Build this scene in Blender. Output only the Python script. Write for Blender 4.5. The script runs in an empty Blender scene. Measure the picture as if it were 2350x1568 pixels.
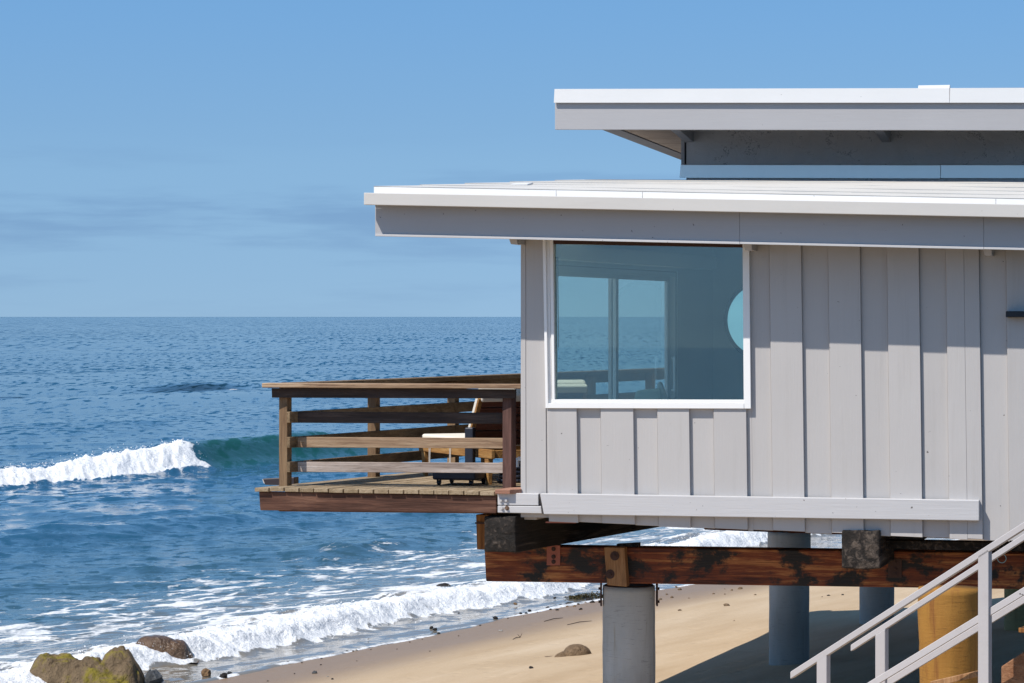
import bpy, math, random
import numpy as np
from mathutils import Vector, Matrix

# ------------------------------------------------------------------ camera, sky, sun, exposure
SC = bpy.context.scene
COL = SC.collection
R = math.radians
H = 5.2                     # eye height above the sea
F = 6900.0                  # focal length in units of a 2350-wide picture
CX, HY = 1175.0, 727.0      # principal column, horizon row

cam = bpy.data.cameras.new("camera")
cam.sensor_width = 36.0
cam.lens = 36.0 * F / 2350.0
cam.shift_y = -57.0 / 2350.0
cam.clip_start = 0.5
cam.clip_end = 80000.0
camo = bpy.data.objects.new("camera", cam)
camo.location = (0, 0, H)
camo.rotation_euler = (R(90), 0, 0)
COL.objects.link(camo)
SC.camera = camo

SUN_DIR = Vector((0.615, 0.466, -1.02)).normalized()      # the way the light travels
SUN_EL = math.asin(-SUN_DIR.z)
SUN_AZ = math.atan2(-SUN_DIR.x, -SUN_DIR.y)               # clockwise from +Y

wd = bpy.data.worlds.new("World")
SC.world = wd
wd.use_nodes = True
nt = wd.node_tree
nt.nodes.clear()
wo = nt.nodes.new("ShaderNodeOutputWorld")
bg = nt.nodes.new("ShaderNodeBackground")
sky = nt.nodes.new("ShaderNodeTexSky")
sky.sky_type = 'NISHITA'
sky.sun_disc = False
sky.sun_elevation = SUN_EL
sky.sun_rotation = SUN_AZ
sky.altitude = 0
sky.air_density = 1.0
sky.dust_density = 0.1
sky.ozone_density = 2.2
bg.inputs["Strength"].default_value = 0.098
tc = nt.nodes.new("ShaderNodeTexCoord")
# thin flat veils of cloud, low over the horizon and all the way round
mp = nt.nodes.new("ShaderNodeMapping")
mp.inputs["Scale"].default_value = (10.0, 10.0, 105.0)
mp.inputs["Location"].default_value = (2.6, 0.4, 2.9)
cn = nt.nodes.new("ShaderNodeTexNoise")
cn.inputs["Scale"].default_value = 1.0
cn.inputs["Detail"].default_value = 6.0
cn.inputs["Roughness"].default_value = 0.55
cr = nt.nodes.new("ShaderNodeMapRange")
cr.interpolation_type = 'SMOOTHSTEP'
cr.inputs["From Min"].default_value = 0.46
cr.inputs["From Max"].default_value = 0.66
sx = nt.nodes.new("ShaderNodeSeparateXYZ")
band = nt.nodes.new("ShaderNodeValToRGB")
cb = band.color_ramp
cb.elements[0].position = 0.0
cb.elements[0].color = (0.15, 0.15, 0.15, 1)
cb.elements[1].position = 0.06
cb.elements[1].color = (0, 0, 0, 1)
e = cb.elements.new(0.02)
e.color = (0.6, 0.6, 0.6, 1)
e = cb.elements.new(0.034)
e.color = (1, 1, 1, 1)
mu = nt.nodes.new("ShaderNodeMath")
mu.operation = 'MULTIPLY'
mu2 = nt.nodes.new("ShaderNodeMath")
mu2.operation = 'MULTIPLY'
mu2.inputs[1].default_value = 0.75
mix = nt.nodes.new("ShaderNodeMix")
mix.data_type = 'RGBA'
mix.blend_type = 'MULTIPLY'
mix.inputs[7].default_value = (0.70, 0.73, 0.82, 1)
tint = nt.nodes.new("ShaderNodeMix")
tint.data_type = 'RGBA'
tint.blend_type = 'MULTIPLY'
tint.inputs[0].default_value = 1.0
tint.inputs[7].default_value = (1.04, 1.44, 1.55, 1)
L = nt.links.new
# the clear blue of the photograph's sky starts right at the horizon: read the sky model a little higher up
lsep = nt.nodes.new("ShaderNodeSeparateXYZ")
lcmb = nt.nodes.new("ShaderNodeCombineXYZ")
lk = nt.nodes.new("ShaderNodeMath"); lk.operation = 'MULTIPLY'; lk.inputs[1].default_value = 0.7
lm = nt.nodes.new("ShaderNodeMath"); lm.operation = 'MINIMUM'; lm.inputs[1].default_value = 0.045
la = nt.nodes.new("ShaderNodeMath"); la.operation = 'ADD'; la.inputs[1].default_value = 0.185
lz = nt.nodes.new("ShaderNodeMath"); lz.operation = 'ADD'
L(tc.outputs["Generated"], lsep.inputs[0])
L(lsep.outputs["Z"], lk.inputs[0]); L(lk.outputs[0], lm.inputs[0]); L(lm.outputs[0], la.inputs[0])
L(la.outputs[0], lz.inputs[0]); L(lsep.outputs["Z"], lz.inputs[1])
L(lsep.outputs["X"], lcmb.inputs[0]); L(lsep.outputs["Y"], lcmb.inputs[1]); L(lz.outputs[0], lcmb.inputs[2])
nrm = nt.nodes.new("ShaderNodeVectorMath")
nrm.operation = 'NORMALIZE'
L(lcmb.outputs[0], nrm.inputs[0])
L(nrm.outputs[0], sky.inputs["Vector"])
L(tc.outputs["Generated"], mp.inputs["Vector"])
L(mp.outputs[0], cn.inputs["Vector"])
L(cn.outputs["Fac"], cr.inputs["Value"])
L(tc.outputs["Generated"], sx.inputs[0])
L(sx.outputs["Z"], band.inputs["Fac"])
L(cr.outputs[0], mu.inputs[0])
L(band.outputs[0], mu.inputs[1])
L(mu.outputs[0], mu2.inputs[0])
L(sky.outputs[0], tint.inputs[6])
L(tint.outputs[2], mix.inputs[6])
L(mu2.outputs[0], mix.inputs[0])
# greyish marine haze, thickest on the horizon, the same all the way round
hz = nt.nodes.new("ShaderNodeValToRGB")
hz.color_ramp.elements[0].position = 0.0
hz.color_ramp.elements[0].color = (1.06, 0.80, 0.725, 1)
hz.color_ramp.elements[1].position = 0.135
hz.color_ramp.elements[1].color = (1, 1, 1, 1)
e = hz.color_ramp.elements.new(0.05)
e.color = (1.22, 0.99, 0.88, 1)
e = hz.color_ramp.elements.new(0.10)
e.color = (1.06, 1.0, 0.98, 1)
hzm = nt.nodes.new("ShaderNodeMix")
hzm.data_type = 'RGBA'
hzm.blend_type = 'MULTIPLY'
hzm.inputs[0].default_value = 1.0
L(sx.outputs["Z"], hz.inputs["Fac"])
L(mix.outputs[2], hzm.inputs[6])
L(hz.outputs[0], hzm.inputs[7])
L(hzm.outputs[2], bg.inputs["Color"])
L(bg.outputs[0], wo.inputs["Surface"])

sl = bpy.data.lights.new("sun", 'SUN')
sl.energy = 5.0
sl.angle = R(0.5)
sl.color = (1.0, 0.945, 0.87)
so = bpy.data.objects.new("sun", sl)
so.rotation_euler = SUN_DIR.to_track_quat('-Z', 'Y').to_euler()
so.location = (-20, -20, 40)
COL.objects.link(so)

SC.view_settings.view_transform = 'Standard'
SC.view_settings.look = 'None'
SC.view_settings.gamma = 1.0
SC.view_settings.use_curve_mapping = False
SC.view_settings.exposure = 0.15
SC.render.engine = 'CYCLES'
SC.cycles.max_bounces = 8
SC.cycles.transmission_bounces = 8
SC.cycles.transparent_max_bounces = 12
SC.cycles.use_denoising = True

# ------------------------------------------------------------------ helpers
rng = random.Random(7)
nrng = np.random.default_rng(11)

def tag(o, label=None, cat=None, group=None, kind=None):
    if label: o["label"] = label
    if cat: o["category"] = cat
    if group: o["group"] = group
    if kind: o["kind"] = kind
    return o

def empty(name, loc=(0, 0, 0), rz=0.0):
    o = bpy.data.objects.new(name, None)
    o.location = loc
    o.rotation_euler = (0, 0, rz)
    o.empty_display_size = 0.2
    COL.objects.link(o)
    return o

class MB:
    """collects shapes, builds ONE mesh object"""
    def __init__(s):
        s.v, s.f = [], []
    def add(s, vs, fs):
        k = len(s.v)
        s.v += [tuple(p) for p in vs]
        s.f += [tuple(i + k for i in f) for f in fs]
        return s
    def box(s, x0, x1, y0, y1, z0, z1):
        vs = [(x0,y0,z0),(x1,y0,z0),(x1,y1,z0),(x0,y1,z0),(x0,y0,z1),(x1,y0,z1),(x1,y1,z1),(x0,y1,z1)]
        return s.add(vs, BOXF)
    def hexa(s, vs):                       # eight corners, bottom ring then top ring
        return s.add(vs, BOXF)
    def prism(s, poly, vec):               # a flat outline pushed along vec
        n = len(poly)
        vs = [tuple(p) for p in poly] + [(p[0]+vec[0], p[1]+vec[1], p[2]+vec[2]) for p in poly]
        fs = [tuple(range(n)), tuple(range(2*n-1, n-1, -1))]
        fs += [(i, i+n, (i+1) % n + n, (i+1) % n) for i in range(n)]
        return s.add(vs, fs)
    def bar(s, p, q, w, h, up=(0, 0, 1)):  # a squared timber from p to q
        p, q = Vector(p), Vector(q)
        d = (q - p).normalized()
        sd = d.cross(Vector(up)).normalized()
        u = sd.cross(d).normalized()
        vs = []
        for c in (p, q):
            for a, b in ((-1,-1),(1,-1),(1,1),(-1,1)):
                vs.append(c + sd*(a*w/2) + u*(b*h/2))
        fs = [(0,1,2,3),(7,6,5,4)] + [(i, i+4, (i+1)%4+4, (i+1)%4) for i in range(4)]
        return s.add(vs, fs)
    def tube(s, p, q, r0, r1=None, n=24, cap=True):
        r1 = r0 if r1 is None else r1
        p, q = Vector(p), Vector(q)
        d = (q - p).normalized()
        a = d.orthogonal().normalized()
        b = d.cross(a)
        vs = []
        for c, r in ((p, r0), (q, r1)):
            for i in range(n):
                t = 2*math.pi*i/n
                vs.append(c + a*(r*math.cos(t)) + b*(r*math.sin(t)))
        fs = [(i, (i+1)%n, (i+1)%n+n, i+n) for i in range(n)]
        if cap: fs += [tuple(range(n-1, -1, -1)), tuple(range(n, 2*n))]
        return s.add(vs, fs)
    def build(s, name, m, parent=None, bevel=0.0, smooth=False, seg=1):
        me = bpy.data.meshes.new(name)
        me.from_pydata(s.v, [], s.f)
        import bmesh
        bm = bmesh.new(); bm.from_mesh(me)
        bmesh.ops.recalc_face_normals(bm, faces=bm.faces)
        bm.to_mesh(me); bm.free()
        me.materials.append(m)
        if smooth:
            me.shade_smooth()
        o = bpy.data.objects.new(name, me)
        COL.objects.link(o)
        if parent is not None: o.parent = parent
        if bevel > 0:
            bv = o.modifiers.new("bevel", 'BEVEL')
            bv.width = bevel; bv.segments = seg; bv.limit_method = 'ANGLE'; bv.angle_limit = R(35)
        return o
BOXF = [(3,2,1,0),(4,5,6,7),(0,1,5,4),(1,2,6,5),(2,3,7,6),(3,0,4,7)]

def world(px, py, Y):
    return Vector(((px-CX)/F*Y, Y, H-(py-HY)/F*Y))

# ------------------------------------------------------------------ materials
def newmat(name):
    m = bpy.data.materials.new(name)
    m.use_nodes = True
    t = m.node_tree
    return m, t, t.nodes["Principled BSDF"]
def N(t, typ, **kw):
    n = t.nodes.new(typ)
    for k, v in kw.items():
        if k.startswith("i_"):
            n.inputs[k[2:].replace("_", " ")].default_value = v
        else:
            setattr(n, k, v)
    return n
def ramp(t, stops):
    n = t.nodes.new("ShaderNodeValToRGB")
    c = n.color_ramp
    while len(c.elements) > 1: c.elements.remove(c.elements[-1])
    c.elements[0].position, c.elements[0].color = stops[0][0], (*stops[0][1], 1)
    for p, col in stops[1:]:
        e = c.elements.new(p); e.color = (*col, 1)
    return n
def noise(t, vec, scale, detail=4, rough=0.55, dist=0.0):
    n = N(t, "ShaderNodeTexNoise")
    n.inputs["Scale"].default_value = scale
    n.inputs["Detail"].default_value = detail
    n.inputs["Roughness"].default_value = rough
    n.inputs["Distortion"].default_value = dist
    if vec is not None: t.links.new(vec, n.inputs["Vector"])
    return n
def mapping(t, vec, scale=(1,1,1), rot=(0,0,0), loc=(0,0,0)):
    n = N(t, "ShaderNodeMapping")
    n.inputs["Scale"].default_value = scale
    n.inputs["Rotation"].default_value = rot
    n.inputs["Location"].default_value = loc
    t.links.new(vec, n.inputs["Vector"])
    return n
def mixc(t, fac, a, b, mode='MIX'):
    n = N(t, "ShaderNodeMix", data_type='RGBA', blend_type=mode)
    for i, x in ((0, fac), (6, a), (7, b)):
        if isinstance(x, bpy.types.NodeSocket): t.links.new(x, n.inputs[i])
        elif i == 0: n.inputs[0].default_value = x
        else: n.inputs[i].default_value = (*x, 1)
    return n.outputs[2]
def mth(t, op, a, b=None, clamp=False):
    n = N(t, "ShaderNodeMath", operation=op, use_clamp=clamp)
    for i, x in ((0, a), (1, b)):
        if x is None: continue
        if isinstance(x, bpy.types.NodeSocket): t.links.new(x, n.inputs[i])
        else: n.inputs[i].default_value = x
    return n.outputs[0]
def sstep(t, v, lo, hi):
    n = N(t, "ShaderNodeMapRange", interpolation_type='SMOOTHSTEP')
    n.inputs["From Min"].default_value = lo
    n.inputs["From Max"].default_value = hi
    t.links.new(v, n.inputs["Value"])
    return n.outputs[0]
def bump(t, b, h, strength, dist=0.01, prev=None):
    n = N(t, "ShaderNodeBump")
    n.inputs["Strength"].default_value = strength
    n.inputs["Distance"].default_value = dist
    t.links.new(h, n.inputs["Height"])
    if prev is not None: t.links.new(prev, n.inputs["Normal"])
    if b is not None: t.links.new(n.outputs[0], b.inputs["Normal"])
    return n.outputs[0]
def objco(t):
    return N(t, "ShaderNodeTexCoord").outputs["Object"]
# ------------------------------------------------------------------ shore frame: u points out to sea, s runs along the shore
OX, OY = -0.891, 0.454
SX, SY = 0.454, 0.891
def us(X, Y): return OX*X + OY*Y, SX*X + SY*Y
def xy(u, s): return OX*u + SX*s, OY*u + SY*s

class ValueNoise:
    def __init__(s, seed, n=256):
        s.n = n
        s.g = np.random.default_rng(seed).random((n, n))
    def __call__(s, x, y):
        xi = np.floor(x).astype(np.int64); yi = np.floor(y).astype(np.int64)
        fx = x-xi; fy = y-yi
        fx = fx*fx*fx*(fx*(fx*6-15)+10); fy = fy*fy*fy*(fy*(fy*6-15)+10)
        n = s.n
        a = s.g[xi % n, yi % n]; b = s.g[(xi+1) % n, yi % n]
        c = s.g[xi % n, (yi+1) % n]; d = s.g[(xi+1) % n, (yi+1) % n]
        return (a*(1-fx)+b*fx)*(1-fy)+(c*(1-fx)+d*fx)*fy
    def fbm(s, x, y, oct=4, gain=0.5):
        r = 0*x; a = 1.0; tot = 0
        for k in range(oct):
            r = r + a*s(x*2**k+17.3*k, y*2**k+5.1*k); tot += a; a *= gain
        return r/tot
VN = [ValueNoise(i+3) for i in range(6)]
def sm(x, a, b):
    t = np.clip((x-a)/(b-a), 0, 1)
    return t*t*(3-2*t)

def sand_z(X, Y):
    u, s = us(X, Y)
    base = np.where(u < 23.4, 0.79-0.09*(u-14.6), -0.07*(u-23.4))
    base = np.minimum(base, 1.55+0.02*(8-u)*0)
    base = base - 7.0*sm(-s, 12, 60)                     # the coast bends away behind the viewer
    base = np.maximum(base, -2.2)
    und = 0.10*(VN[0].fbm(u*0.16+9, s*0.10, 3)-0.5) + 0.035*(VN[1].fbm(u*0.55, s*0.28, 3)-0.5)
    return base + und

def swash_edge(s):
    z = np.zeros_like(s)
    return 23.3 + 0.9*(VN[2].fbm(s*0.16+3, z+2.5, 3)-0.5) + 0.22*(VN[3].fbm(s*0.8, z+7.5, 3)-0.5) - 1.1*sm(s, 55, 63)

# ------------------------------------------------------------------ beach
def grid_mesh(name, xs, ys, zfun, m, flip=False):
    X, Y = np.meshgrid(xs, ys)
    Z = zfun(X, Y)
    nx, ny = len(xs), len(ys)
    co = np.stack([X, Y, Z], -1).reshape(-1, 3)
    i = np.arange(nx*ny).reshape(ny, nx)
    q = np.stack([i[:-1, :-1], i[:-1, 1:], i[1:, 1:], i[1:, :-1]], -1).reshape(-1, 4)
    return raw_mesh(name, co, q, m)
def raw_mesh(name, co, q, m):
    me = bpy.data.meshes.new(name)
    me.vertices.add(len(co)); me.vertices.foreach_set("co", co.astype(np.float32).ravel())
    k = q.shape[1]
    me.loops.add(q.size); me.loops.foreach_set("vertex_index", q.astype(np.int32).ravel())
    me.polygons.add(len(q))
    me.polygons.foreach_set("loop_start", np.arange(0, q.size, k, dtype=np.int32))
    me.polygons.foreach_set("loop_total", np.full(len(q), k, np.int32))
    me.update(calc_edges=True)
    me.shade_smooth()
    me.materials.append(m)
    o = bpy.data.objects.new(name, me)
    COL.objects.link(o)
    return o

def sand_material():
    m, t, b = newmat("sand")
    co = objco(t)
    # shore frame coordinates
    mp = mapping(t, co, rot=(0, 0, 0))
    sep = N(t, "ShaderNodeSeparateXYZ"); t.links.new(co, sep.inputs[0])
    u = mth(t, 'ADD', mth(t, 'MULTIPLY', sep.outputs[0], OX), mth(t, 'MULTIPLY', sep.outputs[1], OY))
    s = mth(t, 'ADD', mth(t, 'MULTIPLY', sep.outputs[0], SX), mth(t, 'MULTIPLY', sep.outputs[1], SY))
    cmb = N(t, "ShaderNodeCombineXYZ")
    t.links.new(mth(t, 'MULTIPLY', u, 1.0), cmb.inputs[0]); t.links.new(mth(t, 'MULTIPLY', s, 0.22), cmb.inputs[1])
    big = noise(t, cmb.outputs[0], 0.9, 5, 0.6)
    fine = noise(t, co, 38, 4, 0.7)
    grain = noise(t, co, 170, 2, 0.8)
    wn = noise(t, cmb.outputs[0], 0.45, 3, 0.5)
    wet = sstep(t, mth(t, 'ADD', u, mth(t, 'MULTIPLY', mth(t, 'SUBTRACT', wn.outputs["Fac"], 0.5), 2.2)), 19.9, 22.5)
    dry = ramp(t, [(0.3, (0.39, 0.28, 0.17)), (0.5, (0.45, 0.335, 0.215)), (0.68, (0.50, 0.385, 0.26))])
    t.links.new(big.outputs["Fac"], dry.inputs[0])
    # darker grains and shell fragments
    c = mixc(t, sstep(t, fine.outputs["Fac"], 0.60, 0.75), dry.outputs[0], (0.27, 0.18, 0.105))
    c = mixc(t, mth(t, 'MULTIPLY', sstep(t, grain.outputs["Fac"], 0.62, 0.72), 0.5), c, (0.12, 0.08, 0.05))
    c = mixc(t, wet, c, (0.245, 0.165, 0.10))
    # inland of the beach, out of view: dark ground added to cut bounced light
    inl = sstep(t, mth(t, 'ADD', u, mth(t, 'MULTIPLY', wn.outputs["Fac"], 2.0)), 8.2, 6.4)
    c = mixc(t, inl, c, mixc(t, fine.outputs["Fac"], (0.03, 0.035, 0.02), (0.09, 0.085, 0.06)))
    t.links.new(c, b.inputs["Base Color"])
    rr = N(t, "ShaderNodeMapRange"); rr.inputs["To Min"].default_value = 0.92; rr.inputs["To Max"].default_value = 0.42
    t.links.new(wet, rr.inputs["Value"]); t.links.new(rr.outputs[0], b.inputs["Roughness"])
    b.inputs["Specular IOR Level"].default_value = 0.25
    foot = N(t, "ShaderNodeTexVoronoi", feature='SMOOTH_F1'); foot.inputs["Scale"].default_value = 2.6
    t.links.new(co, foot.inputs["Vector"])
    dim = sstep(t, foot.outputs["Distance"], 0.0, 0.28)
    p0 = bump(t, None, dim, 0.45, 0.03)
    p1 = bump(t, None, big.outputs["Fac"], 0.30, 0.10, p0)
    p2 = bump(t, None, fine.outputs["Fac"], 0.35, 0.02, p1)
    bump(t, b, grain.outputs["Fac"], 0.35, 0.004, p2)
    return m
M_SAND = sand_material()
def axis(a, b, st, lo, hi, k=1.35):
    """fine steps between a and b, growing steps out to lo and hi"""
    mid = list(np.arange(a, b+st*0.5, st))
    out, d, x = [], st, mid[-1]
    while x < hi:
        d *= k; x += d; out.append(x)
    pre, d, x = [], st, mid[0]
    while x > lo:
        d *= k; x -= d; pre.append(x)
    return np.array(pre[::-1] + mid + out)
beach = grid_mesh("beach", axis(-9, 13, 0.13, -900, 900), axis(30, 75, 0.16, -600, 900), sand_z, M_SAND)
tag(beach, "pale tan sand sloping down to the surf under the stilted house", None, None, "structure")

# ------------------------------------------------------------------ sea
NW = 84
wl = 0.45*(9/0.45)**np.linspace(0, 1, NW)**1.15
wdir = math.atan2(-0.94, 0.35) + nrng.normal(0, 0.60, NW)
wst = np.where(wl > 3.0, 0.006, np.where(wl < 0.8, 0.022, 0.027))
wph = nrng.random(NW)*6.283
def ripple(X, Y, spacing):
    Z = np.zeros_like(X)
    for i in range(NW):
        k = 2*math.pi/wl[i]
        att = np.clip((wl[i]/spacing-2.2)/2.5, 0, 1)
        th = k*(X*math.cos(wdir[i])+Y*math.sin(wdir[i]))+wph[i]
        sn = np.sin(th)
        Z += att*wst[i]/k*(sn - 0.30*np.cos(2*th))
    # long flat troughs, short peaked crests
    sg = 0.036
    return 1.2*sg*np.log1p(np.exp(np.clip(3.2*(Z/sg-0.55), -30, 30)))/3.2

def sea_fields(X, Y, spacing):
    u, s = us(X, Y)
    calm = 0.25+0.75*sm(u, 27, 40)
    patch = 0.70+0.6*VN[4].fbm(u*0.035+4, s*0.02+1, 3)
    z = ripple(X, Y, spacing)*calm*patch
    z += 0.12*np.sin(u*2*math.pi/23+1.2*VN[5].fbm(s*0.02, u*0.01, 2)*6)*sm(u, 60, 90)
    foam = np.zeros_like(X); shallow = 1-sm(u, 26, 46); green = np.zeros_like(X)
    # the breaker
    uc = 57.9 + 1.2*(VN[1].fbm(s*0.05+2, 0*s+3.3, 2)-0.5)
    h = (0.32+0.52*sm(s, 79, 90))*sm(s, 30, 70)*(1-0.8*sm(s, 95, 110))*(0.9+0.25*VN[0].fbm(s*0.3, 0*s+8.8, 3))
    x = u-uc
    broke = 1-sm(s+2.6*(VN[2].fbm(s*0.9, u*0.9, 4, 0.6)-0.5), 86.9, 88.5)
    front = 1.05*(1-broke)+1.35*broke
    prof = np.where(x < 0, np.exp(-(np.abs(x)/front)**2.2), np.exp(-(np.abs(x)/3.6)**1.6))
    z += h*prof - 0.10*np.exp(-((x+2.6)/1.2)**2)
    lump = VN[3].fbm(s*1.5, u*1.5, 5, 0.6)-0.5
    fb = broke*sm(x, -2.3-0.5*lump*2, -1.5)*(1-sm(x, 0.25+0.5*lump, 0.8+0.6*lump))
    lumpf = VN[2].fbm(s*4.5, u*4.5, 4, 0.65)-0.5
    z += fb*(0.30*lump + 0.24*lumpf + 0.03)
    foam = np.maximum(foam, fb*(0.62+0.5*sm(x, -2.0, -1.2)+0.35*lumpf))
    foam = np.maximum(foam, 0.42*broke*sm(x, 0.3, 1.0)*(1-sm(x, 1.5, 6)))
    foam = np.maximum(foam, (1-broke)*0.45*np.exp(-((x-0.15)/0.22)**2)*(VN[4].fbm(s*1.2, u*0.7, 3) > 0.55))
    green = np.maximum(green, (1-broke)*sm(x, -2.6, -1.2)*(1-sm(x, 0.0, 0.7))*(1-sm(s, 97, 108)))
    # small second swell further in
    x2 = u-41.5-1.5*(VN[5].fbm(s*0.09, 0*s+1.1, 2)-0.5)
    z += 0.10*np.where(x2 < 0, np.exp(-(x2/0.8)**2), np.exp(-(x2/2.2)**2))*(0.4+1.2*VN[2].fbm(s*0.12+9, 0*s+4, 2))
    # humps of sand-coloured water rising just outside the foam
    x3 = u-33.5-1.2*(VN[1].fbm(s*0.15, 0*s+6.1, 2)-0.5)
    hump = np.where(x3 < 0, np.exp(-(x3/0.55)**2), np.exp(-(x3/1.6)**2))*sm(VN[0].fbm(s*0.11+3, 0*s+2, 2), 0.42, 0.7)
    z += 0.22*hump
    # the bore of white water running up the beach
    ub = 25.5 + 0.9*(VN[4].fbm(s*0.22+1, 0*s+5.2, 3)-0.5) + 1.0*sm(s, 48, 60) - 0.3*sm(s, 62, 75)
    lump2 = VN[0].fbm(s*3.0, u*3.0, 5, 0.62)-0.5
    lump3 = VN[1].fbm(s*0.9+4, u*0.9, 3)-0.5
    xb = u-ub
    hb = (0.20+0.18*VN[3].fbm(s*0.5, 0*s+2.2, 3))*(0.75+0.5*sm(s, 60, 68))
    pb = np.where(xb < 0, np.exp(-(np.abs(xb)/0.40)**2.5), np.exp(-(np.abs(xb)/1.5)**1.5))
    z += hb*pb
    core = sm(xb, -0.75+0.6*lump2, -0.45+0.6*lump2)*(1-sm(xb, 0.7+1.4*lump3, 1.5+1.4*lump3))
    z += core*(0.17*lump2+0.16*lump3)
    foam = np.maximum(foam, core*(0.60+0.45*(1-sm(xb, -0.2, 1.2))+0.7*lump2))
    # lace of foam behind the bore, thinning out to sea, and in front on the film
    lace = sm(xb, -0.2, 0.6)*(1-sm(xb, 2.5+4.0*VN[5].fbm(s*0.18, 0*s+3, 2), 12.0+4.5*lump3-3*sm(s, 50, 60)))
    foam = np.maximum(foam, lace*(0.50+0.50*lump3))
    ue = swash_edge(s)
    film = (1-sm(xb, -0.6, -0.1))
    foam = np.maximum(foam, film*(0.30+0.35*np.exp(-((u-ue-0.05)/0.09)**2)))
    g = sand_z(X, Y)
    edge = sm(u, ue-0.02, ue+0.10)
    thin = g + 0.02*edge - 0.03*(1-sm(u, ue-0.06, ue)) + 0.012*np.sin(u*7+6*VN[2].fbm(s*0.4, u*0.5, 2))*edge
    z = np.where(u < ub-0.1, np.maximum(thin, z*sm(u, ue+0.4, ub)+thin*(1-sm(u, ue+0.4, ub))), np.maximum(z, g+0.02))
    z = np.where(u < ue-1.0, g-0.25, z)
    sandy = 1-sm(u, ub-0.2, ub+7+3*lump3)
    # dark reef patches out at sea
    def blob(px, py, wx, wy):
        Yc = H*F/(py-HY); Xc = (px-CX)/F*Yc
        return np.exp(-(((X-Xc)/(wx/F*Yc))**2+((Y-Yc)/(wy*Yc*Yc/(H*F)))**2)**1.5)
    reef = np.maximum(blob(445, 893, 120, 11), blob(15, 917, 60, 6)*0.8)
    z += 0.45*reef*(VN[3].fbm(X*0.35, Y*0.12, 3)-0.35)
    foam = np.maximum(foam, 0.55*blob(533, 894, 14, 4))
    return z, foam, shallow, green, sandy, reef

# polar sheet round the eye: fine where the picture looks, coarse elsewhere
ang_f = np.linspace(-0.225, 0.215, 900)
ang = np.concatenate([np.linspace(-math.pi, -0.225, 46)[:-1], ang_f, np.linspace(0.215, math.pi, 46)[1:]])
dy_px = np.concatenate([np.array([0.6]), np.arange(2.0, 905, 1.30)])
rad = H*F/dy_px[::-1]
rad = np.concatenate([np.linspace(8, rad[0], 12)[:-1], rad, [60000.0]])
A, RR = np.meshgrid(ang, rad)
SXX = np.sin(A)*RR; SYY = np.cos(A)*RR
sp = np.maximum(np.gradient(rad)[:, None]*np.ones_like(A), RR*0.0006)
sp = np.where((np.abs(A) > 0.23), sp+RR*0.14, sp)
Zs, foam, shal, grn, sandy, reef = sea_fields(SXX, SYY, sp)
side = (np.abs(A) > 0.5)
Zs = np.where((RR > 2500) | side, 0.0, Zs)
for f_ in (foam, shal, grn, sandy, reef): f_[side] = 0.0
nr, na = A.shape
ii = np.arange(nr*na).reshape(nr, na)
quads = np.stack([ii[:-1, :-1], ii[1:, :-1], ii[1:, 1:], ii[:-1, 1:]], -1).reshape(-1, 4)[:, ::-1]

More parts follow.
